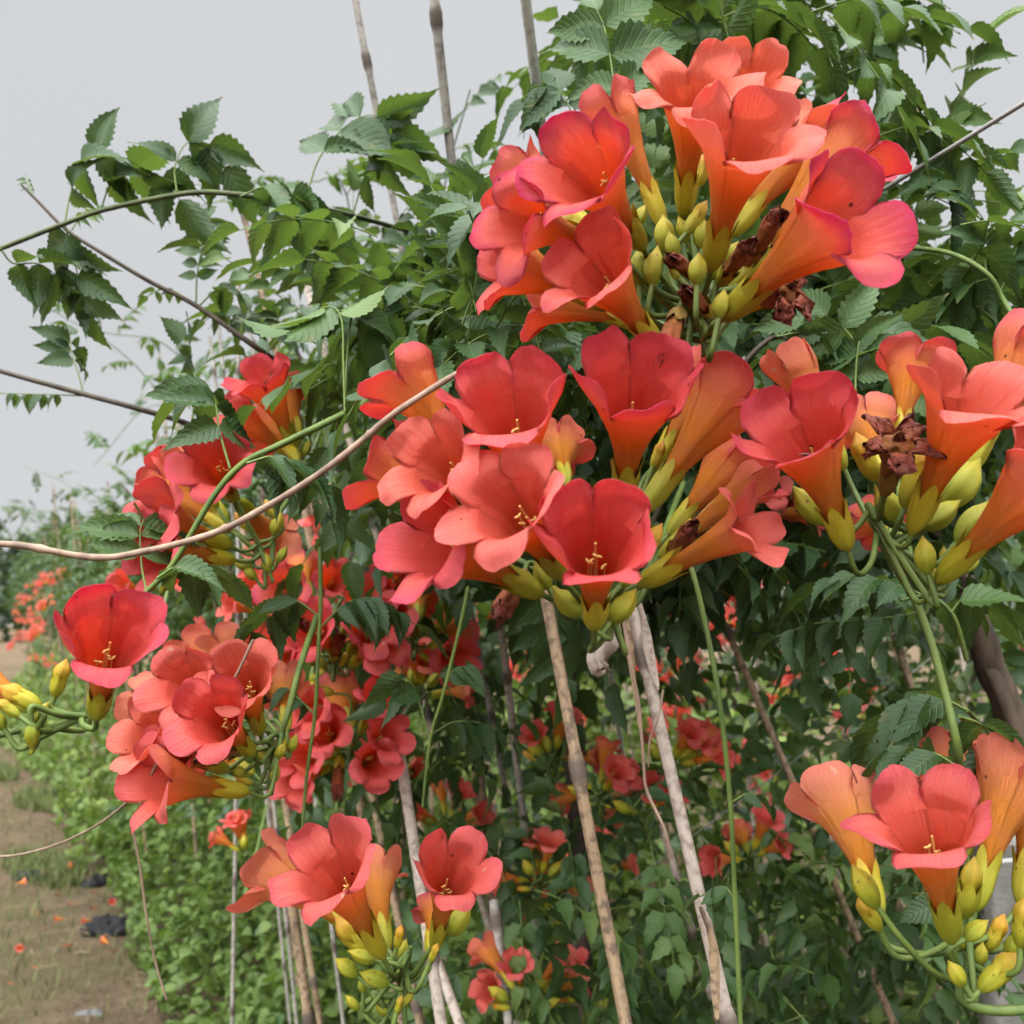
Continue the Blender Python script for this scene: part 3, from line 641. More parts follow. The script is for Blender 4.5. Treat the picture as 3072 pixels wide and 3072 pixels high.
# ------------------------------------------------------------------ far rows of vines (prototypes, then copies)
def plant_proto(seed, n_comp, tmpl, leafmat='leaf_far', hgt=2.45, rad=.62, low=40, canes=4):
    rnd.seed(seed); t = thing("trumpet_vine", "x", "vine", (0, 0, 0)); m_ = MB(); lv = Leaves(tmpl)
    tr = MB(); tube(tr, spline([(0, 0, 0), (.03, -.02, .5), (-.03, .03, 1.0), (.02, 0, 1.5), (0, .02, 1.8)], 5), .030, .018, 8, 0, .12); 
    for k in range(7):
        a = U(0, 6.28); q = Vector((math.cos(a), math.sin(a), 0)); tube(tr, spline([Vector((0, 0, U(1.2, 1.8))), q * .25 + Vector((0, 0, U(1.7, 2.0))), q * U(.4, .6) + Vector((0, 0, U(1.9, 2.4)))], 4), .010, .004, 5, 0)
    tr.obj("trunk", ['bark'], t)
    def one(c, out, L_, sz, tone=(.1, .8)): compound(lv, m_, c, out, L_, rnd.randint(3, 4), sz, U(.4, 1.1), tone, rr=.0015)
    for _ in range(n_comp):
        v = rv(); v = Vector((v.x, v.y, v.z)) * (U(.3, 1) ** .5); c = Vector((v.x * rad, v.y * rad, hgt - .62 + v.z * .62))
        one(c, Vector((v.x, v.y, .2)) + rv() * .6, U(.14, .22), U(.045, .07))
    for _ in range(low):
        a = U(0, 6.28); rr = U(.05, .42); one(Vector((math.cos(a) * rr, math.sin(a) * rr, U(.3, 1.5))), rv() + Vector((0, 0, .2)), U(.12, .2), U(.04, .06), (.1, .9))
    for _ in range(9):                                      # wandering shoots beyond the crown
        a = U(0, 6.28); q = Vector((math.cos(a), math.sin(a), 0)); s_ = spline([q * rad * .6 + Vector((0, 0, hgt - .4)), q * rad * 1.1 + Vector((0, 0, hgt - .05)), q * rad * 1.6 + Vector((0, 0, hgt + U(-.3, .12)))], 5)
        tube(m_, s_, .003, .0015, 4, 1)
        for p in s_[3::2]: one(p, rv() + Vector((0, 0, .5)), .12, U(.03, .05), (.3, 1))
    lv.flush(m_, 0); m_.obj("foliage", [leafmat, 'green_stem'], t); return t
def copy_tree(o, parent=None):
    c = o.copy(); COL.objects.link(c)
    if parent is not None: c.parent = parent
    for ch in list(o.children): copy_tree(ch, c)
    return c
ROWG = "trumpet vines planted in rows"
protoM = plant_proto(11, 330, T_MID, low=50); protoM2 = plant_proto(12, 300, T_MID, low=60)
protoL = [plant_proto(21, 260, T_LO, low=60), plant_proto(22, 240, T_LO, low=70)]
used = set()
def put_plant(proto, x, y, sc_, label):
    o = proto if proto.name not in used else copy_tree(proto); used.add(proto.name)
    o.location = (x, y, 0); o.rotation_euler = (0, 0, U(0, 6.28)); o.scale = (sc_, sc_, sc_ * U(.92, 1.05)); tag(o, label, "vine", ROWG); return o
rnd.seed(5)
RL = ["red-flowered vine just behind the ribbon-tied cane, second plant along the row", "third plant of the receding flowering row on the left", "fourth plant of the receding flowering row on the left", "fifth plant of the receding flowering row, beside the dirt path"]
ys = [3.0, 4.0, 5.1, 6.3, 7.8, 9.6, 11.8, 14.4, 17.5, 21, 25, 30]
for i, y in enumerate(ys):
    pr = (protoM, protoM2)[i % 2] if y < 7 else protoL[i % 2]
    put_plant(pr, row_x(y) + U(-.05, .05), y, U(.92, 1.02) if y < 8 else U(1.05, 1.2), RL[i] if i < 4 else "hazy green vine with specks of red far along the row beside the path")
for i, y in enumerate([2.6, 3.7, 4.9, 6.1, 7.6, 9.5]):
    put_plant((protoM, protoM2)[i % 2] if y < 4 else protoL[i % 2], row_x(y, 2.3) + U(-.1, .1), y, U(.86, 1.0), "leafy vine of the next row, glimpsed behind the near vines' canes")
for i, y in enumerate([5, 7, 9.5, 12.5, 16]):
    put_plant(protoL[i % 2], row_x(y, 5.0) + U(-.3, .3), y, U(.95, 1.1), "vine of the farthest row, pale green through the gaps")
# distant trees beyond the rows
rnd.seed(8)
def far_tree(x, y, h, wd, label, name="tree"):
    t = thing(name, label, "tree", (x, y, 0), "hazy trees beyond the field"); tr = MB(); tube(tr, [Vector((x, y, h * k / 5)) for k in range(6)], .22, .05, 7, 0); tr.obj("trunk", ['bark'], t)
    m_ = MB(); lv = Leaves(T_LO); blobs = [(U(-.5, .5) * wd, U(-.5, .5) * wd, U(.22, .9) * h, U(.25, .5) * wd) for _ in range(12)] + [(0, 0, h * .93, wd * .2)]
    for _ in range(1500):
        b = rnd.choice(blobs); v = rv() * (U(0, 1) ** .4) * b[3]; taper = 1 - .55 * max(0, (b[2] + v.z) / h - .4)
        lv.put(Vector((x + (b[0] + v.x) * taper, y + b[1] + v.y, b[2] + v.z * 1.4)), rv(), rv(), U(.35, .6), U(0, 1))
    lv.flush(m_, 0); m_.obj("crown", ['tree'], t)
for px, h, wd, lab in ((-60, 9.2, 4.5, "hazy blue-green tree at the left edge of the horizon"), (60, 7.5, 3.6, "low hazy tree beside the tree at the left edge of the horizon"), (150, 8.8, 3.0, "tall narrow hazy tree above the far end of the path"), (205, 9.8, 2.6, "tallest pointed hazy tree near the red far vines"),
                       (275, 8.2, 3.8, "hazy tree just left of the small upper-left leaf sprays"), (380, 7.8, 4.0, "hazy tree mostly hidden by the far end of the row"), (520, 8.0, 4.5, "hazy tree hidden behind the near row's red blooms")):
    b = P(px, 1850, 78); far_tree(b.x, b.y, h, wd, lab)
m_ = MB(); lv = Leaves(T_LO)
for _ in range(9000):
    x = U(-46, 30); y = 62 + U(-3, 3); lv.put(Vector((x, y, U(0, 1) ** .6 * (2.6 + 1.0 * math.sin(x * .35) + .5 * math.sin(x * 1.3)))), rv(), rv(), U(.35, .7), U(0, 1))
lv.flush(m_, 0); tag(m_.obj("thicket", ['tree'], None, (0, 62, 0)), "low dark thicket along the horizon", "thicket", None, 'stuff')

# ------------------------------------------------------------------ weeds, grass, litter
rnd.seed(31)
m_ = MB(); lv = Leaves(T_ROUND); lv2 = Leaves(T_LO)
for _ in range(5200):
    y = 1.7 + (U(0, 1) ** 1.1) * 5.2; off = U(-.44, .62)
    top = (.95 if off > -.1 else .95 * (.12 + .88 * (1 - ((-.1 - off) / .34))) ) * (.55 + .45 * math.sin(y * 3.1 + off * 5) ** 2); z = max(.015, top * U(.15, 1) ** .7)
    c = Vector((row_x(y) + off, y, z)); 
    if rnd.random() < .10: tube(m_, [Vector((c.x + U(-.05, .05), c.y, 0)), c], .0018, .001, 4, 1)
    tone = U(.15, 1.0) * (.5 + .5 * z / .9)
    hd = rv(); ex = 0
    for k in range(4 if y < 4.5 else 3):
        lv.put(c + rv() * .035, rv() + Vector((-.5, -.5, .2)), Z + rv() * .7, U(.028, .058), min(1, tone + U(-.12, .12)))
for _ in range(9000):
    y = 6 + U(0, 1) * 18; off = U(-.62 - max(0, y - 9) * .13, .7); z = max(.02, U(0, 1) * 1.0 * (1 - max(0, (-.2 - off)) / .5)); lv2.put(Vector((row_x(y) + off, y, z)), rv() + Vector((0, 0, .3)), Z + rv(), U(.06, .11), U(.2, 1))
for _ in range(14000):
    y = U(1.9, 11); off = 2.3 + U(-.9, .8); lv2.put(Vector((row_x(y, off), y, (U(0, 1) ** .8) * (1.25 if off < 2.9 else .8))), rv() + Vector((0, 0, .3)), Z + rv(), U(.05, .085), U(.2, 1))
lv.flush(m_, 0); lv2.flush(m_, 0); tag(m_.obj("undergrowth", ['weed', 'green_stem']), "bright green small-leaved weeds filling the foot of the rows", "weeds", None, 'stuff')
def blades(n, where, hmax):
    V = []; F = []; R = []
    for i in range(n):
        p = where(); h = U(.3, 1) * hmax; d = rv(); d.z = 0; d = d.normalized() if d.length > .01 else Vector((1, 0, 0)); s_ = Vector((-d.y, d.x, 0)) * U(.0015, .003) * (1 + p.y * .12); k = len(V)
        for j in range(4):
            u = j / 3; c = p + Vector((0, 0, h * u)) + d * h * .7 * u * u; V += [c - s_ * (1 - u * .93), c + s_ * (1 - u * .93)]
        for j in range(3): a = k + 2 * j; F.append((a, a + 1, a + 3, a + 2))
        R += [rnd.random()] * 8
    return np.array(V), np.array(F), np.array(R)
def onpath():
    while True:
        y = 2.8 + (U(0, 1) ** 1.4) * 13; x = row_x(y) + U(-2.0, -.40); cl = math.sin(x * 2.3 + 1) * math.cos(y * 1.9) + .5 * math.sin(x * 6 + y * 5)
        if rnd.random() < (.95 if cl > .55 else .05) : return Vector((x, y, 0.0))
V, F, R = blades(15000, onpath, .10); m_ = MB(); m_.add(V, F, 0, rnd=R); tag(m_.obj("grass", ['grass']), "thin patchy grass on the dirt path", "grass", None, 'stuff')
m_ = MB()
for _ in range(750):
    y = 2.8 + (U(0, 1) ** 1.5) * 9; x = row_x(y) + U(-2.6, -.3); a = U(0, 6.28); l = U(.02, .10); d = Vector((math.cos(a), math.sin(a), 0)); p = Vector((x, y, .035)); tube(m_, [p, p + d * l * .5 + Vector((0, 0, U(0, .012))), p + d * l], U(.001, .0028), None, 4, 0, rnd=rnd.random())
tag(m_.obj("straw_litter", ['straw']), "dry straw and twig litter scattered over the path", "straw", None, 'stuff')
FG = "fallen trumpet flowers on the path"
for i, (px, py) in enumerate([(72, 2860), (182, 2862), (130, 2800), (198, 2775), (225, 2650), (160, 2705), (45, 2668), (100, 2690), (230, 2728), (345, 2720), (330, 2640), (345, 2775), (325, 2850), (20, 2970), (95, 2920), (260, 2600), (240, 2580), (300, 2690), (215, 2620), (390, 2960), (120, 2760), (280, 2780), (60, 2600), (355, 2870), (150, 2640), (300, 2740)]):
    g_ = ground_at(px, py); a = U(0, 6.28); ax = Vector((math.cos(a), math.sin(a), .12)); me = rnd.choice(LIB_C if i % 3 == 0 else LIB_W); R = frame(ax, U(0, 360), Z)
    o = bpy.data.objects.new("fallen_flower", me); COL.objects.link(o); o.matrix_world = Matrix.Translation(g_ + Vector((0, 0, .028))) @ R.to_4x4() @ Matrix.Diagonal((.62, .45, .66, 1)); o.color = (U(.6, 1), 0, 0, 1)
    tag(o, "wilting orange trumpet flower lying on the brown dirt path", "fallen flower", FG)
def lump(name, px, py, sx, sy, sz, mat, label, cat, seed, jag=.35):
    r_ = random.Random(seed); g_ = ground_at(px, py); m_ = MB(); A, K = 16, 9; V = []
    ph = [r_.uniform(0, 6) for _ in range(6)]
    for j in range(K):
        th = math.pi / 2 * (1 - j / (K - 1)) if False else math.pi * .5 * j / (K - 1)
        for i in range(A):
            a = 2 * math.pi * i / A; q = 1 + jag * (math.sin(2 * a + ph[0]) * .5 + math.sin(5 * a + ph[1] + j) * .35 + r_.uniform(-.2, .2)); V.append((g_.x + sx * math.cos(a) * math.cos(th) * q + 1e-4 * i, g_.y + sy * math.sin(a) * math.cos(th) * q, g_.z + .0 + sz * math.sin(th) * q))
    m_.add(np.array(V), grid(A, K, True)); tag(m_.obj(name, [mat], None, tuple(g_)), label, cat)
lump("plastic_scrap", 95, 2640, .11, .05, .045, 'plastic', "crumpled black plastic sheet lying flat on the path at the left", "plastic scrap", 1)
lump("plastic_scrap", 290, 2655, .07, .05, .04, 'plastic', "small torn black plastic piece against the weeds, upper of the two there", "plastic scrap", 2, .6)
lump("plastic_scrap", 325, 2800, .09, .07, .06, 'plastic', "torn black plastic heap against the weeds below the smaller piece", "plastic scrap", 3, .7)
lump("stone", 270, 3060, .055, .035, .03, 'stone', "flat grey stone half buried at the bottom edge of the path", "stone", 4, .45)

hz = bpy.data.meshes.new("haze"); hv = [(x, y, z) for z in (-1, 14) for y in (-12, 130) for x in (-100, 80)]
hz.from_pydata(hv, [], [(0, 1, 3, 2), (4, 6, 7, 5), (0, 4, 5, 1), (2, 3, 7, 6), (0, 2, 6, 4), (1, 5, 7, 3)]); hm = bpy.data.materials.new("haze_air"); hm.use_nodes = True; hm.node_tree.nodes.clear()
pv = hm.node_tree.nodes.new("ShaderNodeVolumePrincipled"); pv.inputs['Color'].default_value = (.95, .97, 1, 1); pv.inputs['Density'].default_value = .008; pv.inputs['Anisotropy'].default_value = .2
ho = hm.node_tree.nodes.new("ShaderNodeOutputMaterial"); hm.node_tree.links.new(pv.outputs[0], ho.inputs['Volume']); hz.materials.append(hm)
hob = bpy.data.objects.new("haze", hz); COL.objects.link(hob); tag(hob, "thin milky haze over the field", "haze", None, 'stuff')
# small flower clusters of the far rows (too small to show parts)
def far_cluster_mesh(seed, nfl=7):
    rnd.seed(seed); m_ = MB(); r_ = random.Random(seed)
    for k in range(nfl):
        v = rv(); v.z = v.z * .6 + .25; v.normalize(); base = v * .03; R = frame(v, U(0, 360), Z); sub = MB()
        lobed(sub, [(.0, .004), (.03, .006), (.06, .018)], 4, 0, .032, 5, [40, 40, 70, 95, 70], 22, 1.4, .003, 0, (0, 0), r_, .002, .6, 0, 0, 0, 2.7, 0, 0, 5, 5)
        Vv = np.concatenate(sub.v); Ff = np.concatenate(sub.f); Rm = np.array(R); W = Vv @ Rm.T + np.array(base)
        m_.add(W, Ff, 0, t=np.concatenate(sub.a['t']), e=0., ang=np.concatenate(sub.a['ang']))
    for k in range(6):
        v = rv(); v.z = -abs(v.z) * .3 + .3; tube(m_, [Vector((0, 0, -.03)), v * .03, v * .06], [.002, .008, .002], None, 6, 1, t=.6, e=0.)
    return m_.mesh("far_cluster", ['petal_in', 'bud'])
FARM = [far_cluster_mesh(70 + i, 6 + i) for i in range(4)]
rnd.seed(77)
def far_cluster(p, s, label, pale=None, group="small distant flower clusters of the rows"):
    o = bpy.data.objects.new("flower_cluster", rnd.choice(FARM)); COL.objects.link(o); o.location = p; o.rotation_euler = (U(-.6, .6), U(-.6, .6), U(0, 6.28)); o.scale = (s,) * 3; o.color = (U(0, .55) if pale is None else pale, .4, 0, 1); tag(o, label, "flower cluster", group)
for i in range(30):
    y = 8 + (U(0, 1) ** 1.2) * 13; side = rnd.random() < .8; off = U(-.78, -.5) if side else U(-.4, .2)
    far_cluster(Vector((row_x(y) + off * (1 if y < 9 else 1.1), y, U(.9, 1.9) if side else U(1.9, 2.2))), U(.65, 1.0), "small red-orange flower cluster on the receding row's path side", U(.5, 1))
for i in range(26):
    y = U(2.2, 6.5); far_cluster(Vector((row_x(y, 2.3) - U(.45, .75), y, U(.9, 1.7))), U(.9, 1.3), "small red flower cluster on the next row behind the near vines", None, "flower clusters on the next row")
# canes standing along the rows
rnd.seed(41)
for i in range(46):
    y = 2.3 + (i / 46) ** 1.3 * 17; x = row_x(y) + U(-.38, .35); ln = U(1.9, 3.0 if y > 4 else 2.1); top = Vector((x + U(-.38, .12), y + U(-.2, .2), ln)); cane("thin weathered cane among many along the receding vine row", top, Vector((x + .1, y, 0)), U(.005, .008), 'cane_tan', group="canes along the receding row")
for i in range(34):
    y = U(2.0, 6); x = row_x(y, 2.3) + U(-.7, .2); cane("pale cane of the next row behind the near vines", Vector((x - .1 + U(-.15, .1), y, U(1.3, 2.3))), Vector((x, y, 0)), U(.006, .009), rnd.choice(['cane_tan', 'cane_pale']), group="canes of the next row")

# ------------------------------------------------------------------ ribbons tied on canes
def ribbon(label, pts, wd):
    S = spline(pts, 7); V = []; m_ = MB()
    for i, p in enumerate(S):
        a = i * .35; x = Vector((math.cos(a), .4 * math.sin(a), .45)).normalized()
        for u in (-1, 0, 1): V.append(p + x * u * wd + FWD * (abs(u) * wd * .3))
    m_.add(np.array(V), grid(3, len(S)), 0); tag(m_.obj("ribbon", ['ribbon'], None, tuple(S[0])), label, "ribbon", None)
ribbon("red plastic ribbon tied round the cane left of the central cluster, its tail hanging", [P(900, 1560, 1.58), P(918, 1575, 1.56), P(935, 1555, 1.57), P(952, 1590, 1.57), P(945, 1640, 1.57), P(955, 1690, 1.57)], .006)
for k, (pts, lab) in enumerate([([(2080, 1740), (2100, 1790), (2150, 1830), (2120, 1900)], "pink ribbon hanging in the gap right of the lowest central blossom"), ([(2210, 1700), (2240, 1760), (2180, 1810), (2230, 1880)], "coral ribbon tied on canes beside the dark leaf below the right-hand wilted bloom"),
                                ([(2330, 1715), (2400, 1760), (2470, 1735), (2560, 1790)], "pale pink ribbon stretched behind the horizontal leaf spray"), ([(2980, 1790), (3020, 1850), (3060, 1880), (3072, 1960)], "salmon ribbon at the right edge behind the twisted trunk"), ([(590, 1850), (625, 1900), (655, 1960), (700, 1890)], "orange-red ribbon knotted between thin canes above the left pink bunch")]):
    ribbon(lab, [P(x, y, 2.9) for x, y in pts], .012)

# ------------------------------------------------------------------ the near vines
rnd.seed(101)
def foliage_in(m_, lv, poly, n, d0, d1, L_, sz, out=(0, 0, .4), tone=(.1, .85), pairs=(3, 4), spread=.9, droop=(.3, 1.0), rr=.0009):
    for (x, y) in scatter(poly, n):
        d = U(d0, d1); p = P(x, y, d); dd = Vector(out) + rv() * spread
        if dd.y < -.25: dd.y *= .3
        compound(lv, m_, p, dd, U(*L_), rnd.randint(*pairs), U(*sz), U(*droop), tone, rr=rr)
VG = "trumpet vines planted in rows"
bR = ground_at(3050, 3500); bR = Vector((P(3000, 2300, 1.35).x + .05, P(3000, 2300, 1.35).y, 0))
vineR = thing("trumpet_vine", "nearest vine, leafy crown filling the upper right above its twisted brown trunk", "vine", bR, VG)
tr = MB(); tube(tr, spline([bR, P(3150, 2700, 1.35), P(3060, 2250, 1.35), P(2960, 1960, 1.33), P(2880, 1740, 1.35), P(2800, 1560, 1.4), P(2740, 1350, 1.45), P(2600, 1100, 1.45)], 7), .024, .011, 10, 0, .13)
tube(tr, spline([P(3110, 2450, 1.32), P(3020, 2120, 1.30), P(2905, 1880, 1.36), P(2850, 1660, 1.32), P(2690, 1480, 1.4)], 7), .011, .007, 8, 0, .12)
tr.obj("trunk", ['bark'], vineR)
pR = [(1930, -350), (1880, 60), (1860, 180), (1860, 330), (1860, 520), (1900, 700), (2000, 1050), (2400, 1330), (3200, 1280), (3350, 800), (3000, 480), (2760, 300), (2620, 100), (2540, -250)]
m_ = MB(); lv = Leaves(T_HI)
foliage_in(m_, lv, pR, 92, .88, 1.35, (.12, .17), (.046, .062), (.15, .1, .3), (.3, 1.0))
foliage_in(m_, lv, [(2600, 500), (2900, 420), (3200, 900), (3200, 1300), (2600, 1300)], 36, .95, 1.3, (.11, .16), (.034, .048), (.3, .1, .3), (.3, 1))
lv.flush(m_, 0)
lv = Leaves(T_MID)
foliage_in(m_, lv, [(2050, 150), (1950, 520), (2000, 1100), (2500, 1450), (3100, 1350), (2900, 1000), (2500, 700), (2300, 300)], 200, 1.35, 2.0, (.12, .18), (.045, .06), (0, .2, .3), (.0, .6))
foliage_in(m_, lv, [(1780, -250), (2560, -250), (2560, 450), (1850, 450)], 62, 1.25, 1.7, (.12, .17), (.05, .066), (0, .2, .2), (.2, .8))
lv.flush(m_, 0); m_.obj("foliage", ['leaf', 'green_stem'], vineR)
bL = Vector((.10, 1.75, 0))
vineL = thing("trumpet_vine", "vine with a leafy crown left of the top bunch and long shoots arching skyward", "vine", bL, VG)
tr = MB(); tube(tr, spline([bL, bL + Vector((.02, .02, .6)), P(1700, 1900, 1.7), P(1560, 1500, 1.6), P(1400, 1100, 1.5), P(1250, 850, 1.45)], 7), .022, .008, 9, 0, .12)
tube(tr, spline([P(1700, 1850, 1.72), P(2000, 1450, 1.6), P(2250, 1150, 1.5), P(2450, 800, 1.4)], 6), .012, .007, 7, 0, .12)
tr.obj("trunk", ['bark'], vineL)
pL = [(1030, 800), (1120, 700), (1220, 620), (1330, 600), (1430, 600), (1560, 580), (1700, 700), (1700, 1250), (1450, 1450), (1200, 1380), (1020, 1320), (900, 1180), (860, 1080), (960, 930), (1010, 850)]
m_ = MB(); lv = Leaves(T_HI)
foliage_in(m_, lv, pL, 72, .95, 1.45, (.11, .16), (.038, .054), (-.25, .1, .35), (.15, .9))
foliage_in(m_, lv, [(1250, 850), (1500, 780), (1700, 1000), (1650, 1200), (1350, 1200), (1250, 1050)], 36, .78, .95, (.10, .14), (.036, .048), (-.3, .1, .3), (.3, .85), droop=(.6, 1.3))
foliage_in(m_, lv, [(1200, 860), (1560, 820), (1600, 1000), (1200, 1050)], 22, .95, 1.2, (.11, .15), (.042, .054), (-.3, .1, .2), (.3, .9))
lv.flush(m_, 0); lv = Leaves(T_MID)
foliage_in(m_, lv, [(1100, 820), (1400, 780), (1800, 700), (2200, 900), (2900, 1000), (3100, 1300), (2900, 1620), (1900, 1700), (1250, 1600), (1050, 1300), (1000, 900)], 420, 1.4, 2.1, (.12, .18), (.042, .06), (0, .2, .3), (.0, .5))
foliage_in(m_, lv, [(1150, 1250), (1700, 1100), (2900, 1250), (2900, 1650), (1900, 1720), (1200, 1560)], 210, 1.0, 1.45, (.11, .16), (.036, .052), (0, .3, -.2), (.0, .45))
lv.flush(m_, 0); m_.obj("foliage", ['leaf', 'green_stem'], vineL)
m_ = MB(); lv = Leaves(T_MID)
foliage_in(m_, lv, [(1400, 1750), (1900, 1760), (2900, 1700), (3200, 2100), (3200, 3200), (1250, 3200), (1150, 2500), (1300, 2100)], 230, 1.55, 2.4, (.12, .18), (.045, .062), (0, .1, -.1), (.15, .85))
foliage_in(m_, lv, [(1420, 2450), (3100, 2350), (3200, 3200), (1300, 3200)], 150, 1.2, 1.8, (.10, .15), (.035, .05), (0, .1, -.1), (.3, 1.0))
foliage_in(m_, lv, [(850, 1700), (1450, 1650), (1450, 2400), (1150, 2600), (900, 2300)], 60, 1.3, 1.9, (.10, .14), (.034, .048), (-.1, .2, -.4), (.05, .6))
foliage_in(m_, lv, [(2850, 1620), (3150, 1600), (3150, 1950), (2950, 1950)], 16, 1.7, 2.2, (.12, .18), (.06, .075), (.1, .1, .1), (.85, 1))
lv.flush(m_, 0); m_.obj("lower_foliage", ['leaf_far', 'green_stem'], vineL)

# hand-placed shoots; each is a branch of the vine with its pinnate leaves as sub-parts
def shoot(parent, pts, r0, r1, leaves, mat='brown_stem', name="branch"):
    b = MB(); tube(b, spline([P(*q) for q in pts], 9), r0, r1, 8, 0, .04); br = b.obj(name, [mat], parent)
    for L_ in leaves:
        path, pairs, size = L_[0], L_[1], L_[2]; d = L_[3]; kw = L_[4] if len(L_) > 4 else {}
        m2 = MB(); lv = Leaves(T_HI); pp = [P(x, y, d + i * kw.get('dz', .012)) for i, (x, y) in enumerate(path)]
        compound(lv, m2, pp[0], pp[1] - pp[0], 1, pairs, size, tone=kw.get('tone', (.2, .55)), path=pp, petiole=kw.get('pet', .3), hang=kw.get('hang', .5), nrm=kw.get('nrm'), rr=.0011)
        lv.flush(m2, 0); m2.obj("leaf", ['leaf', 'green_stem'], br)
    return br
rnd.seed(303)
D1 = 1.10
tilt = Vector((-.2, -.75, .6))
shoot(vineL, [(-60, 770, D1), (200, 668, D1), (330, 625, D1), (560, 580, D1), (700, 582, D1), (860, 605, D1 + .02), (1050, 645, D1 + .1), (1250, 700, D1 + .3)], .0026, .0032, [
    ([(195, 665), (212, 580), (245, 490), (330, 460), (420, 500)], 4, 0.0624, D1, dict(hang=.5, tone=(.2, .5))),
    ([(195, 675), (215, 750), (240, 850), (262, 920)], 4, 0.0552, D1, dict(nrm=tilt, hang=.25, pet=.15, tone=(.05, .35))),
    ([(530, 575), (525, 500), (560, 430), (620, 440), (680, 500)], 3, 0.0600, D1, dict(tone=(.1, .5))),
    ([(300, 640), (330, 560), (400, 510), (480, 540), (540, 600)], 3, 0.0660, D1 + .03, dict(tone=(.3, .7))),
    ([(0, 745), (40, 790), (110, 790), (160, 820), (200, 870)], 3, 0.0552, D1 - .02, dict(tone=(.1, .4))),
    ([(720, 590), (800, 560), (880, 590), (960, 650)], 4, 0.0672, D1 - .02, dict(hang=.9, tone=(.35, .7))),
    ([(925, 565), (960, 470), (1030, 385), (1110, 345), (1180, 380)], 4, 0.0720, D1 + .03, dict(tone=(.25, .6))),
    ([(1060, 640), (1100, 520), (1180, 430), (1260, 400)], 4, 0.0624, D1 + .08, dict(tone=(.2, .6))),
    ([(860, 610), (870, 690), (930, 740), (985, 800)], 3, 0.0408, D1 + .02, dict(tone=(.1, .4)))], 'olive_stem')
D2 = 1.2
shoot(vineL, [(65, 555, D2), (115, 605, D2), (200, 690, D2), (300, 755, D2), (450, 845, D2), (590, 918, D2), (780, 1050, D2), (900, 1130, D2 + .1)], .0015, .0038, [
    ([(100, 590), (85, 555), (78, 530)], 3, .012, D2), ([(215, 690), (250, 640), (290, 625)], 3, .018, D2, dict(tone=(.6, .9))),
    ([(588, 915), (592, 820), (610, 720), (622, 655)], 6, .031, D2, dict(hang=.3, tone=(.4, .6))),
    ([(560, 895), (520, 872), (480, 870), (440, 890)], 3, .022, D2), ([(600, 915), (650, 870), (700, 875), (770, 905)], 3, .036, D2, dict(tone=(.4, .75))),
    ([(690, 980), (680, 950), (645, 945), (610, 965)], 3, .026, D2), ([(720, 1010), (735, 960), (780, 950)], 3, .028, D2), ([(800, 1060), (850, 1000), (900, 1010)], 3, .03, D2)])
shoot(vineL, [(-60, 1095, 1.25), (60, 1130, 1.25), (250, 1182, 1.25), (400, 1222, 1.25), (560, 1270, 1.28), (700, 1330, 1.35)], .0030, .0040, [
    ([(250, 1180), (235, 1120), (215, 1060), (210, 1005)], 3, .046, 1.25, dict(pet=.55, tone=(.1, .35))),
    ([(245, 1187), (160, 1184), (80, 1182), (0, 1180)], 4, .026, 1.25, dict(hang=1.2, tone=(.1, .3))),
    ([(578, 1275), (580, 1150), (570, 1060), (550, 1018)], 3, .046, 1.25, dict(pet=.35, hang=.5))])
# the leafy green shoot slanting from the lower left up to the middle of the picture
D3 = .80
shoot(vineL, [(435, 1780, D3), (520, 1690, D3), (640, 1490, D3), (730, 1390, D3), (850, 1330, D3), (1035, 1240, D3), (1250, 1130, D3 + .08), (1450, 1030, D3 + .2)], .0022, .0030, [
    ([(440, 1775), (425, 1700), (420, 1600), (430, 1560)], 3, .046, D3, dict(pet=.45, hang=.3, tone=(.45, .7))),
    ([(470, 1735), (530, 1700), (600, 1712), (650, 1730)], 3, .044, D3 - .02, dict(tone=(.4, .7))),
    ([(690, 1405), (660, 1300), (645, 1210), (625, 1170), (560, 1190)], 4, .050, D3, dict(hang=.75, tone=(.2, .5))),
    ([(740, 1390), (820, 1370), (890, 1400), (960, 1460)], 4, .048, D3 - .03, dict(hang=.65, tone=(.35, .6))),
    ([(1035, 1235), (1030, 1080), (1025, 960), (990, 920), (920, 950)], 3, .055, D3 - .02, dict(hang=.5, pet=.55, tone=(.7, .95))),
    ([(1035, 1230), (1040, 1090), (1060, 940), (1120, 960), (1160, 1020)], 3, .050, D3, dict(hang=.5, pet=.5, tone=(.65, .9)))], 'green_stem')
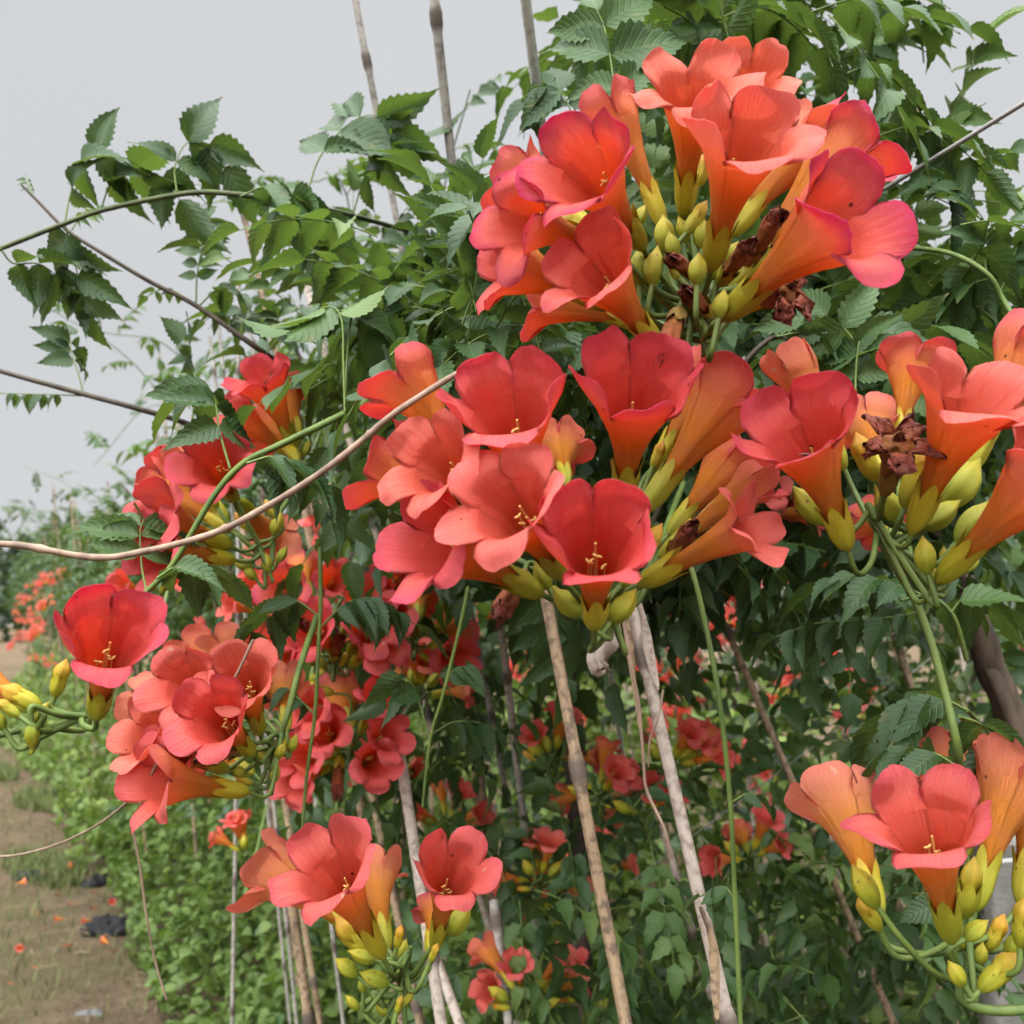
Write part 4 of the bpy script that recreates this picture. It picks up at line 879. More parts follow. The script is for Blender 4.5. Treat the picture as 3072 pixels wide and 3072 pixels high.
# near leaves of the right vine
shoot(vineR, [(1900, 1700, .95), (2080, 1300, .95), (2240, 1080, .95), (2330, 1010, .95), (2400, 1040, .9)], .0030, .0022, [
    ([(2560, 1260), (2568, 1150), (2570, 1040), (2500, 960), (2420, 950)], 4, .046, .80, dict(hang=.3, tone=(.4, .7))),
    ([(2566, 1220), (2570, 1090), (2590, 1000), (2660, 1000), (2730, 1050)], 3, .050, .80, dict(hang=.3, tone=(.4, .7))),
    ([(2330, 1010), (2420, 1000), (2470, 1060), (2500, 1120)], 3, .042, .84, dict(tone=(.5, .8)))])
shoot(vineR, [(2400, 540, .92), (2250, 200, .95), (2100, 60, .95), (1985, -60, .95)], .0028, .0020, [
    ([(1850, 330), (1835, 200), (1815, 90), (1790, 30)], 3, .064, .82, dict(tone=(.55, .75), pet=.15, nrm=tilt, hang=.05)),
    ([(1750, 500), (1700, 300), (1640, 260), (1580, 300)], 4, .052, 1.0, dict(tone=(.2, .5))),
    ([(1990, 20), (2060, 60), (2120, 140), (2160, 230)], 4, .058, .9, dict(tone=(.5, .8), hang=.5)),
    ([(2150, 60), (2260, 20), (2360, 60), (2450, 150)], 4, .056, .9, dict(tone=(.3, .7), hang=.6)),
    ([(2420, 40), (2560, 0), (2700, 30), (2900, 90)], 4, .055, 1.0, dict(tone=(.1, .5), hang=.5)),
    ([(2500, 240), (2620, 200), (2730, 290), (2800, 400)], 4, .052, .95, dict(tone=(.4, .8), hang=.7)),
    ([(2600, 420), (2740, 380), (2860, 430), (2960, 520)], 4, .050, .95, dict(tone=(.4, .8), hang=.6)),
    ([(2450, 440), (2540, 520), (2600, 620), (2620, 720)], 3, .052, .9, dict(tone=(.1, .5), hang=.5))])
shoot(vineR, [(2710, 740, .95), (2850, 760, .92), (2960, 820, .90), (3010, 900, .90), (3072, 1010, .88), (3110, 1120, .88)], .0022, .0026, [
    ([(2960, 820), (2940, 700), (2900, 600), (2840, 560)], 4, .046, .93, dict(tone=(.4, .7))), ([(2970, 835), (2920, 850), (2850, 880), (2780, 900)], 4, .044, .93, dict(tone=(.3, .7), hang=.8)),
    ([(3000, 880), (3040, 780), (3060, 680)], 3, .048, .95, dict(tone=(.4, .8)))], 'green_stem')
# long hanging green shoots
shoot(vineR, [(2060, 1660, .78), (2100, 1800, .77), (2155, 2080, .76), (2190, 2400, .76), (2205, 2700, .76), (2225, 3150, .75)], .0021, .0019, [
    ([(2205, 2700), (2170, 2660), (2100, 2690)], 2, .022, .76, dict(tone=(.3, .5))), ([(2190, 2410), (2250, 2380), (2300, 2420)], 2, .02, .76)], 'green_stem', "hanging_shoot")
shoot(vineL, [(1405, 1760, .95), (1380, 1880, .95), (1330, 2080, .95), (1290, 2220, .95), (1268, 2420, .95)], .0019, .0013, [
    ([(1290, 2220), (1240, 2060), (1190, 2040), (1150, 2080)], 3, .042, .95, dict(hang=.9, tone=(.25, .45))), ([(1330, 2080), (1360, 2010), (1400, 2000)], 3, .034, .97),
    ([(1300, 2200), (1370, 2165), (1470, 2180), (1600, 2270)], 5, .036, 1.05, dict(hang=1.1, tone=(.15, .35)))], 'green_stem', "hanging_shoot")
shoot(vineL, [(960, 1640, .92), (962, 1800, .92), (955, 1950, .92), (945, 2140, .92), (920, 2330, .92), (905, 2520, .92)], .0021, .0014, [
    ([(960, 1850), (880, 1800), (820, 1830), (780, 1900)], 3, .044, .92, dict(hang=.5, tone=(.2, .4))), ([(965, 1880), (1040, 1810), (1130, 1800), (1240, 1870)], 5, .042, .95, dict(hang=1.0, tone=(.1, .35))),
    ([(950, 2150), (900, 2100), (850, 2060), (810, 2080)], 3, .024, .92, dict(hang=.8, tone=(.1, .3)))], 'green_stem', "hanging_shoot")
# horizontal leaf spray above the twisted trunk and leaves round the lower right cluster
shoot(vineR, [(2900, 1980, .86), (2860, 1850, .85), (2790, 1790, .85), (2700, 1800, .85)], .0022, .0014, [
    ([(2820, 1810), (2740, 1840), (2600, 1860), (2450, 1870), (2330, 1910)], 6, .040, .86, dict(hang=1.1, tone=(.1, .35))),
    ([(2800, 1800), (2680, 1750), (2560, 1730), (2470, 1760)], 4, .046, .84, dict(hang=.3, tone=(.3, .6))), ([(2850, 1840), (2900, 1790), (2970, 1830)], 2, .06, .9, dict(tone=(.6, .9)))], 'green_stem')
for path, pr, sz, d in (([(2900, 2130), (2830, 2100), (2750, 2110), (2680, 2150)], 3, .050, .66), ([(2870, 2300), (2800, 2260), (2700, 2250), (2640, 2290)], 3, .040, .62), ([(2880, 2150), (2950, 2180), (2975, 2250), (2960, 2330)], 2, .036, .62), ([(2860, 2760), (2800, 2690), (2740, 2680)], 1, .024, .60)):
    shoot(vineR, [(path[0][0] + 30, path[0][1] + 30, d + .05), (*path[0], d + .01), (*path[0], d)], .0015, .0012, [(path, pr, sz, d, dict(hang=.5, tone=(.25, .5)))], 'green_stem', "side_shoot")

# dry runners
def runner(label, pts, r0, r1, mat, name="dry_runner", cat="dry vine stem"):
    m_ = MB(); S = spline([P(*q) for q in pts], 10); n_ = len(S); tube(m_, S, [(r0 + (r1 - r0) * i / n_) * (1.35 if i % 29 == 13 else 1 + .05 * math.sin(i * .7)) for i in range(n_)], None, 9, 0, .04); tag(m_.obj(name, [mat], None, tuple(S[0])), label, cat)
runner("long bleached woody stem curving from the left edge up to the central blossoms", [(-80, 1630, .60), (60, 1636, .60), (280, 1672, .60), (430, 1655, .60), (640, 1600, .59), (800, 1520, .58), (960, 1420, .57), (1100, 1310, .565), (1170, 1250, .56), (1290, 1170, .565), (1400, 1105, .60), (1480, 1070, .66)], .0021, .0017, 'dry_stem')
runner("thin brown dry stem crossing the left pink flower bunch and dipping to the path", [(760, 1920, .78), (700, 2040, .78), (620, 2150, .78), (500, 2240, .78), (450, 2330, .78), (400, 2390, .82), (300, 2470, .9), (180, 2530, .95), (50, 2565, .95), (-60, 2570, .95)], .0012, .0010, 'dry_stem')
runner("thin dry stem drooping in front of the weeds at the lower left", [(395, 2470, 1.2), (420, 2600, 1.2), (440, 2750, 1.2), (465, 2880, 1.2), (500, 3000, 1.2)], .0016, .0012, 'dry_stem')
runner("reddish dry stem twined down the bleached cane", [(1865, 1820, .84), (1885, 1950, .83), (1915, 2110, .83), (1930, 2270, .83), (1940, 2370, .83), (1990, 2480, .82), (2015, 2580, .82)], .0017, .0012, 'dry_stem')
runner("short forked dry twig looping beside the bleached cane", [(1990, 2070, .83), (1975, 2150, .82), (1950, 2220, .82), (1945, 2300, .825)], .0010, .0008, 'dry_stem')
m_ = MB()
hsk = thing("dry_husk", "papery pinkish dry husk dangling under the lowest central blossom", "dry husk", P(1845, 1880, .62)); strip("husk_blade", [P(1850, 1870, .62), P(1815, 1940, .618), P(1790, 2000, .616), P(1800, 2010, .612)], .0065, 'cane_pale', hsk, .3, .9); strip("husk_blade", [P(1855, 1860, .625), P(1835, 1945, .622), P(1805, 2015, .62)], .005, 'dry_stem', hsk, -.4, .7)

# ------------------------------------------------------------------ the flower clusters in reach
rnd.seed(909)
def F(b, m, **k): return dict(b=b, m=m, **k)
ER = [16, 16, 28, 64, 28]          # cup seen from the front: back lobes erect, front lobe folded down
TA = .60
cluster("largest bunch of salmon and pink trumpets, topmost, standing in front of the leafy crown", (2090, 930), TA, [
    F((1925, 740), (1790, 530), s=1.3, pale=0.60, mag=1, roll=-10, flares=[20, 15, 35, 60, 40], seed=1, toward=1, dd=-.03),
    F((1790, 700), (1610, 560), s=1.1, pale=0.75, mag=.6, toward=-1, roll=10, flares=[25, 40, 60, 80, 60], seed=2, dd=.02),
    F((1992, 680), (1878, 400), s=1.0, pale=0.65, mag=.5, toward=-1, seed=3, flares=[-5, -10, 10, 20, 15], narrow=.75, dd=.03),
    F((2052, 640), (2075, 320), s=1.3, pale=0.98, mag=.1, toward=1, flares=[55, 50, 80, 95, 90], seed=4, narrow=.9, dd=.02),
    F((2133, 805), (2212, 470), s=1.42, pale=0.98, mag=.3, toward=1, flares=[18, 15, 60, 70, 40], seed=5, dd=-.03),
    F((2165, 490), (2235, 262), s=1.1, pale=0.98, mag=.0, toward=1, flares=[30, 15, 80, 85, 50], seed=6, dd=.05, roll=-20),
    F((2195, 700), (2375, 470), s=1.4, pale=0.98, mag=.1, toward=-1, flares=[35, 40, 45, 60, 50], seed=7, dd=.05, narrow=.85),
    F((2175, 950), (2450, 690), s=1.45, pale=0.40, mag=1, toward=1, roll=25, flares=[20, 20, 40, 70, 45], seed=8, dd=-.05),
    F((1975, 1045), (1810, 830), s=1.2, pale=0.45, mag=.2, toward=1, roll=35, flares=[30, 25, 20, 95, 75], seed=9, dd=-.05),
    F((1800, 730), (1600, 660), s=1.1, pale=0.50, mag=.9, toward=1, roll=-30, flares=[85, 40, 30, 120, 60], seed=10, dd=-.03),
    F((1830, 920), (1570, 800), s=1.15, pale=0.45, mag=.4, toward=1, roll=20, flares=[50, 60, 30, 70, 95], seed=11, dd=.0),
    F((1940, 980), (1690, 900), s=1.05, pale=0.25, mag=.2, toward=-1, seed=12, dd=.06),
    F((2200, 860), (2470, 520), s=1.25, pale=0.35, mag=.9, toward=-1, flares=[30, 50, 40, 60, 60], seed=13, dd=.04),
    F((2100, 830), (2000, 770), kind='wilt'), F((2160, 850), (2260, 720), kind='wilt', s=1.1), F((2040, 930), (1990, 1060), kind='wilt', s=1.1, dd=-.03),
    F((2200, 930), (2410, 840), kind='wilt', narrow=2, s=1.1, dd=.02), F((2240, 800), (2330, 650), kind='wilt', dd=.04), F((2130, 940), (2050, 870), kind='wilt', s=1.1), F((1790, 880), (1640, 860), kind='wilt', dd=.05), F((2390, 700), (2590, 580), kind='wilt', dd=.06, s=1.1)],
    [((2030, 780), (2000, 700)), ((2065, 730), (2030, 655), 0, .02), ((2060, 700), (2125, 600), 1, 0), ((2105, 750), (2100, 655)), ((2090, 860), (2092, 760), 0, -.05), ((2130, 840), (2165, 785)), ((2040, 840), (2005, 805), 0, -.03),
     ((1955, 860), (1965, 740), 0, -.03), ((1920, 860), (1905, 750), 0, -.02), ((2180, 790), (2215, 725)), ((1905, 680), (1935, 615)), ((1745, 690), (1680, 650), 1, -.04), ((2155, 960), (2175, 870), 0, -.06), ((2225, 915), (2290, 870), 1, -.05), ((2095, 560), (2120, 450), 1, .02), ((2000, 760), (1980, 650), 0, .02), ((2185, 960), (2240, 890), 0, -.04)],
    [(2110, 1010, TA), (2150, 1150, .72), (2250, 1300, .9)], cat="flower cluster")
TB = .60
cluster("central bunch of red-pink trumpets with yellow calyxes hanging over two canes", (1800, 1770), TB, [
    F((1600, 1560), (1540, 1260), s=1.5, pale=.15, mag=.5, flares=ER, seed=21, toward=1, dd=-.02),
    F((1868, 1500), (1900, 1210), s=1.5, pale=.15, mag=.6, flares=[20, 20, 24, 18, 24], seed=22, toward=1, dd=-.02),
    F((1784, 1878), (1787, 1640), s=1.35, pale=.0, mag=.35, flares=[12, 12, 18, 62, 18], seed=23, toward=1, dd=-.07),
    F((1690, 1730), (1545, 1530), s=1.25, pale=.45, mag=.1, flares=[45, 30, 60, 95, 85], seed=24, toward=1, dd=-.07),
    F((1415, 1420), (1265, 1190), s=1.2, pale=.3, mag=.5, flares=[55, 10, 25, 60, 88], seed=25, toward=-1, roll=30, dd=.02),
    F((1510, 1560), (1335, 1400), s=1.15, pale=.75, mag=.05, flares=[40, 30, 88, 98, 88], seed=26, toward=1, roll=12, dd=-.04),
    F((1620, 1780), (1345, 1640), s=1.35, pale=.05, mag=.6, flares=[35, 20, 30, 90, 70], seed=27, toward=1, roll=48, dd=-.04),
    F((1440, 1600), (1210, 1430), s=1.2, pale=.25, mag=.5, flares=[45, 60, 70, 85, 60], seed=28, toward=-1, roll=20, dd=.04),
    F((1935, 1530), (2130, 1250), s=1.35, pale=.25, mag=.5, flares=[20, 45, 70, 80, 50], seed=29, toward=-1, roll=-25, dd=0),
    F((1925, 1750), (2195, 1600), s=1.3, pale=.55, mag=.05, flares=[35, 30, 40, 70, 60], seed=30, toward=1, roll=-50, narrow=.5, dd=-.03),
    F((1985, 1670), (2200, 1480), s=1.2, pale=.1, mag=.1, flares=[-20, -15, -10, 0, -15], seed=31, toward=-1, narrow=.5, dd=.03),
    F((2010, 1600), (2150, 1420), s=1.2, pale=.1, mag=.1, seed=32, toward=-1, dd=.08), F((1960, 1400), (2090, 1180), s=1.1, pale=.2, mag=.3, seed=33, toward=-1, dd=.1),
    F((1700, 1450), (1680, 1350), s=1.0, pale=.0, mag=.1, seed=34, toward=-1, dd=.12), F((1470, 1500), (1290, 1350), s=1.1, pale=.1, mag=.2, seed=35, toward=-1, dd=.08),
    F((1575, 1720), (1500, 1840), s=1.15, kind='wilt', dd=.0), F((1640, 1540), (1660, 1460), kind='wilt', dd=.02), F((1850, 1660), (1880, 1560), kind='wilt', dd=.05), F((2000, 1690), (2090, 1560), kind='wilt', s=1.2, dd=.02)],
    [((1745, 1850), (1655, 1775), 0, -.05), ((1830, 1870), (1905, 1770), 0, -.05), ((1920, 1680), (1990, 1570), 1, -.05), ((1650, 1770), (1600, 1690), 0, -.04), ((1690, 1800), (1640, 1760), 0, -.03), ((1770, 1500), (1700, 1450), 1, .03), ((1960, 1400), (1990, 1320), 1, .03),
     ((1900, 1710), (1950, 1650), 0, -.05), ((1850, 1880), (1830, 1820), 0, -.04), ((1590, 1740), (1540, 1720), 0, -.01), ((1905, 1620), (1950, 1540), 0, -.02), ((1860, 1760), (1920, 1700), 0, -.06)],
    [(1830, 1830, TB), (1860, 1860, .66), (1950, 1700, .8), (2050, 1450, .95)])
TC = .62
CC = cluster("right-hand bunch with a blackened dead bloom and a fly in its biggest trumpet", (2620, 1560), TC, [
    F((2541, 1640), (2425, 1340), s=1.45, pale=.25, mag=.6, flares=[25, 20, 34, 72, 40], seed=41, toward=1, roll=12, dd=-.05),
    F((2530, 1400), (2420, 1150), s=1.1, pale=.8, mag=.0, flares=[-15, -20, -10, -10, -15], seed=42, narrow=.75, toward=-1, dd=.03),
    F((2738, 1590), (2880, 1260), s=1.45, pale=.75, mag=.1, flares=[20, 35, 70, 75, 40], seed=43, toward=1, roll=-15, dd=-.03),
    F((2900, 1420), (3045, 1120), s=1.3, pale=.55, mag=.6, flares=[10, 30, 60, 60, 40], seed=44, toward=-1, dd=.03),
    F((2820, 1740), (3080, 1470), s=1.3, pale=.85, mag=.2, flares=[30, 40, 60, 70, 40], seed=45, toward=1, dd=-.04),
    F((2700, 1330), (2720, 1130), s=1.2, pale=.35, mag=.5, seed=46, toward=-1, dd=.12), F((2650, 1420), (2610, 1290), s=1.1, pale=.5, mag=.2, seed=47, toward=-1, dd=.08),
    F((2655, 1480), (2715, 1250), kind='wilt', narrow=2, s=1.25, dd=-.03), F((2700, 1620), (2640, 1560), s=.9, pale=0, seed=48, toward=-1, dd=.1)],
    [((2628, 1440), (2560, 1300), 1, -.01), ((2490, 1575), (2375, 1470)), ((2705, 1570), (2622, 1470)), ((2715, 1520), (2800, 1320), 1, -.02), ((2760, 1585), (2885, 1512)), ((2865, 1630), (2970, 1513), 0, -.02), ((2820, 1530), (2945, 1385), 0, .01), ((2785, 1725), (2758, 1615), 0, -.04),
     ((2865, 1690), (2912, 1610), 0, -.02), ((2830, 1700), (2830, 1640), 0, 0), ((2640, 1500), (2680, 1360), 1, .03), ((2860, 1720), (2945, 1670), 0, .02), ((2790, 1750), (2800, 1700), 0, .01)],
    [(2650, 1640, TC), (2690, 1710, TC), (2740, 1790, TC), (2785, 1900, .61), (2830, 2060, .60), (2870, 2230, .59), (2890, 2400, .62)], .0026)
# the fly
p = P(2432, 1374, .545); fly = thing("fly", "small dark fly sitting in the biggest red trumpet of the right-hand bunch", "fly", p)
def blob(name, c, rx, ry, rz, mat, parent, axis=Vector((1, 0, 0))):
    m_ = MB(); V = []; K, A = 8, 10
    for j in range(K):
        for i in range(A):
            th = math.pi * (j + .1) / (K - .8); a = 2 * math.pi * i / A; V.append(c + RIGHT * math.cos(th) * rx + FWD * math.sin(th) * math.cos(a) * ry + UP * math.sin(th) * math.sin(a) * rz)
    m_.add(np.array(V), grid(A, K, True)); return m_.obj(name, [mat], parent)
blob("body", p, .0042, .0024, .0026, 'insect', fly); blob("head", p + RIGHT * .0048, .0016, .0018, .0018, 'insect', fly)
for s_ in (-1, 1): blob("wing", p - RIGHT * .003 + UP * .002 + FWD * s_ * .002, .0035, .0012, .0004, 'wire', fly)
for k in range(3):
    for s_ in (-1, 1):
        m_ = MB(); a = p + RIGHT * (.002 * (k - 1)); tube(m_, [a, a + RIGHT * .0022 * (k - 1) + FWD * s_ * .003 + UP * .0005, a + RIGHT * .003 * (k - 1) + FWD * s_ * .004 - UP * .0035], .0003, None, 4); m_.obj("leg", ['insect'], fly)
TD = .60
cluster("single open red trumpet with fat yellow buds at the left edge", (215, 2165), TD, [
    F((290, 2150), (325, 1935), s=1.3, pale=.05, mag=.7, flares=[13, 13, 14, 62, 18], seed=51, toward=1, dd=-.02),
    F((110, 2130), (-40, 2030), s=1.1, pale=.6, seed=52, toward=-1, flares=[-10, -10, 0, 0, -10], narrow=.7)],
    [((165, 2090), (195, 1975), 1), ((120, 2120), (0, 2060), 1, -.01), ((95, 2165), (95, 2250), 0, -.02), ((60, 2150), (-10, 2100), 1, -.02), ((270, 2155), (290, 2100), 0, .02), ((100, 2170), (150, 2110), 0, 0), ((15, 2190), (-30, 2130), 0), ((105, 2240), (90, 2265), 0)],
    [(160, 2190, TD), (90, 2185, TD), (20, 2200, .62), (-80, 2220, .66)], .0022)
TE = .92
cluster("orange and red bunch at the left, below the tall dark red bloom pair", (780, 1640), TE, [
    F((690, 1590), (530, 1480), s=1.4, pale=.25, mag=.3, seed=61, toward=-1, dd=0), F((680, 1560), (560, 1420), s=1.3, pale=.3, mag=.4, seed=62, toward=-1, flares=[20, 25, 50, 70, 50], dd=.02), F((690, 1640), (500, 1560), s=1.4, pale=.1, mag=.3, seed=63, toward=1, roll=40, dd=-.02),
    F((700, 1500), (655, 1395), s=1.35, pale=.1, mag=.5, flares=[40, 30, 60, 90, 70], seed=64, toward=1, dd=-.02), F((700, 1680), (500, 1650), s=1.4, pale=.0, mag=.4, seed=65, toward=1, roll=60, dd=-.02),
    F((720, 1500), (800, 1590), s=1.1, pale=.8, mag=0, flares=[60, 60, 80, 80, 80], seed=66, toward=-1), F((650, 1520), (560, 1390), s=1.0, pale=.1, mag=.1, narrow=.5, flares=[0, 0, 5, 5, 0], seed=67, toward=-1)],
    [((830, 1560), (790, 1500), 1), ((820, 1610), (840, 1540)), ((760, 1700), (700, 1690)), ((770, 1740), (730, 1700)), ((810, 1720), (790, 1660)), ((830, 1690), (860, 1640)), ((700, 1640), (640, 1600)), ((750, 1590), (700, 1540), 1)],
    [(810, 1700, TE), (830, 1560, .95), (880, 1480, 1.05)], .0026)
cluster("tall dark red bloom pair just above the orange bunch, half behind leaves", (890, 1370), 1.15, [
    F((890, 1350), (810, 1170), s=1.6, pale=.0, mag=.4, seed=68, toward=1, flares=[15, 20, 40, 60, 60], dd=0), F((880, 1370), (740, 1260), s=1.4, pale=.3, mag=.3, seed=69, toward=1, dd=.02), F((895, 1380), (830, 1290), s=1.4, pale=.15, mag=.2, seed=70, toward=-1, dd=-.02), F((900, 1320), (870, 1190), s=1.3, pale=.0, mag=.2, seed=60, toward=-1)],
    [((900, 1390), (880, 1340)), ((910, 1370), (930, 1320))], [(920, 1400, 1.2), (960, 1300, 1.3)])
TF = .86
cluster("big bunch of coral pink trumpets at the left, crossed by a thin dry stem", (828, 2245), TF, [
    F((700, 2130), (575, 2050), s=1.3, pale=0.63, mag=.2, seed=71, toward=1, flares=[30, 35, 60, 95, 80], dd=-.02), F((780, 2200), (740, 2050), s=1.3, pale=0.73, mag=.1, seed=72, toward=1, flares=[40, 25, 30, 95, 70], dd=-.03),
    F((755, 2260), (660, 2155), s=1.35, pale=0.38, mag=.4, seed=73, toward=1, flares=[35, 30, 35, 80, 85], dd=-.06, roll=15), F((620, 2180), (485, 2110), s=1.25, pale=0.98, mag=.1, seed=74, toward=-1, dd=-.01), F((620, 2290), (460, 2210), s=1.25, pale=0.93, mag=.1, seed=75, toward=1, roll=60, flares=[40, 60, 30, 40, 60], dd=-.02),
    F((740, 2375), (505, 2340), s=1.4, pale=0.48, mag=.3, seed=76, toward=1, roll=50, flares=[30, 35, 30, 90, 80], dd=-.05), F((760, 2120), (700, 1965), s=1.2, pale=0.98, mag=.1, seed=77, toward=-1, dd=.05), F((700, 2110), (620, 1975), s=1.2, pale=0.68, mag=.1, seed=78, toward=-1, dd=.05),
    F((680, 2310), (540, 2250), s=1.2, pale=0.38, mag=.2, seed=79, toward=1, roll=40, dd=-.01), F((860, 2190), (850, 2070), s=1.1, pale=0.98, mag=0, seed=80, toward=-1, dd=.05), F((740, 2240), (590, 2280), kind='wilt', s=1.2, dd=-.06), F((760, 2320), (640, 2250), s=1.1, pale=0.68, seed=81, toward=-1, dd=.03)],
    [((850, 2260), (848, 2205)), ((870, 2260), (890, 2205)), ((800, 2290), (770, 2240)), ((830, 2280), (850, 2230), 0, -.02), ((820, 2350), (830, 2290)), ((760, 2350), (700, 2330), 1), ((770, 2250), (720, 2230)), ((740, 2330), (690, 2300))],
    [(860, 2150, TF), (900, 2000, TF + .03), (950, 1850, .95)], .0030)
TG = 1.25
cluster("orange trumpets with dark dead blooms behind the hanging leaves left of the middle", (1000, 1990), TG, [
    F((960, 1960), (860, 1900), s=1.6, pale=0.30, seed=82, toward=-1), F((930, 1960), (840, 1950), s=1.5, pale=0.50, seed=83, toward=1), F((1010, 1960), (940, 1890), s=1.5, pale=0.25, seed=84, toward=1), F((1050, 1960), (1100, 1880), s=1.5, pale=0.40, seed=85, toward=1), F((1060, 1990), (1120, 1930), s=1.4, pale=0.70, seed=86, toward=1),
    F((1030, 1900), (1080, 1800), s=1.4, pale=0.50, seed=87, toward=1), F((960, 1900), (905, 1870), kind='wilt', s=1.4), F((1000, 1980), (1020, 1910), kind='wilt', s=1.4)], [((980, 2010), (950, 1970)), ((1020, 2000), (1050, 1950), 1), ((1050, 2010), (1080, 1960)), ((1000, 1960), (970, 1910), 1), ((960, 1990), (910, 1980))], [(1000, 2040, TG), (980, 1900, 1.3), (1050, 1750, 1.4)])
cluster("pink and coral bunch low behind the horizontal dark leaves, just above the grey-white cane", (1230, 1900), 1.4, [
    F((1250, 1900), (1180, 1850), s=1.6, pale=0.70, seed=88, toward=1), F((1280, 1900), (1340, 1880), s=1.5, pale=0.60, seed=89, toward=-1), F((1200, 1890), (1130, 1800), s=1.5, pale=0.40, seed=90, toward=1), F((1260, 1860), (1260, 1790), s=1.6, pale=0.60, seed=91, toward=-1), F((1300, 1940), (1360, 1960), s=1.4, pale=0.30, seed=92, toward=1), F((1180, 1800), (1190, 1730), s=1.5, pale=0.55, seed=93, toward=1)],
    [((1240, 1930), (1220, 1890)), ((1280, 1940), (1320, 1920), 1), ((1200, 1930), (1170, 1900)), ((1260, 1960), (1300, 1990), 1)], [(1240, 1980, 1.4), (1260, 1850, 1.5)])
cluster("bright pink petals poking out beside the red-ribboned cane", (930, 1800), 1.45, [F((940, 1800), (870, 1760), s=1.6, pale=0.60, mag=.8, seed=94, toward=1, flares=[30, 30, 60, 90, 60]), F((930, 1790), (905, 1710), s=1.4, pale=0.60, mag=.8, seed=95, toward=-1), F((960, 1800), (1000, 1740), s=1.3, pale=0.50, seed=96)], [((950, 1830), (930, 1790))], [(960, 1850, 1.5), (980, 1700, 1.55)])
TH = 1.2
cluster("crimson bunch behind the left-hand bunch, beside the grey-white cane", (1050, 2270), TH, [
    F((1020, 2150), (940, 2120), s=1.2, pale=0.25, mag=.25, seed=101, toward=1), F((1080, 2200), (1130, 2100), s=1.2, pale=0.10, mag=.25, seed=102, toward=1), F((1090, 2270), (1150, 2210), s=1.2, pale=0.10, mag=.25, seed=103, toward=1), F((1000, 2270), (920, 2260), s=1.2, pale=0.15, mag=.25, seed=104, toward=1),
    F((990, 2300), (900, 2330), s=1.2, pale=0.30, mag=.25, seed=105, toward=1), F((1070, 2290), (1120, 2280), s=1.2, pale=0.15, mag=.25, seed=106, toward=1), F((1010, 2250), (980, 2190), s=1.2, pale=0.20, mag=.25, seed=107, toward=1), F((1060, 2180), (1030, 2090), s=1.4, pale=0.50, seed=108, toward=-1), F((1020, 2270), (1010, 2380), kind='wilt', s=1.3)],
    [((1000, 2080), (920, 2060), 1), ((960, 2270), (930, 2310)), ((1030, 2260), (990, 2280)), ((1060, 2240), (1040, 2200), 1)], [(1060, 2200, 1.25), (1070, 2050, 1.3), (1050, 1990, 1.3)])
TI = .74
cluster("two open coral trumpets with a spray of yellow buds at the bottom, left of centre", (1222, 2880), TI, [
    F((1147, 2868), (1020, 2640), s=1.65, fat=.74, pale=0.50, mag=.4, flares=[42, 40, 62, 88, 78], seed=111, toward=1, roll=8, dd=-.05), F((1130, 2830), (870, 2640), s=1.3, fat=.85, pale=0.98, mag=.1, flares=[30, 20, 60, 85, 75], seed=112, toward=-1, roll=20, dd=.03),
    F((1304, 2845), (1345, 2640), s=1.5, fat=.70, pale=0.50, mag=.4, flares=[30, 35, 70, 88, 50], seed=113, toward=1, roll=-8, dd=-.02), F((1290, 2860), (1300, 2740), s=1.0, pale=0.25, seed=114, toward=-1, narrow=.6, dd=.05), F((1160, 2850), (1130, 2650), s=1.2, pale=0.98, mag=0, seed=115, toward=-1, dd=.04)],
    [((1190, 2845), (1205, 2775), 1, -.02), ((1335, 2805), (1415, 2725), 0, -.02), ((1290, 2885), (1315, 2830), 1, -.06), ((1075, 2930), (1005, 2880), 0, -.02), ((1170, 2955), (1080, 2920), 0, -.02), ((1090, 2980), (1085, 2925), 0, -.01), ((1130, 2880), (1045, 2860), 0, -.04), ((1120, 2870), (1000, 2750), 1, -.03),
     ((1080, 3030), (1035, 2990), 0), ((1165, 3045), (1125, 3010), 0), ((1190, 3040), (1205, 2985), 1, -.04), ((1200, 2880), (1215, 2820), 0), ((1205, 3020), (1240, 2970), 0, 0), ((1150, 2910), (1150, 2960), 0), ((1110, 2995), (1160, 2960), 0, .02)],
    [(1215, 2920, TI), (1180, 2985, TI), (1120, 2980, TI), (1150, 3020, TI), (1180, 3100, TI + .02)], .0027)
TJ = .56
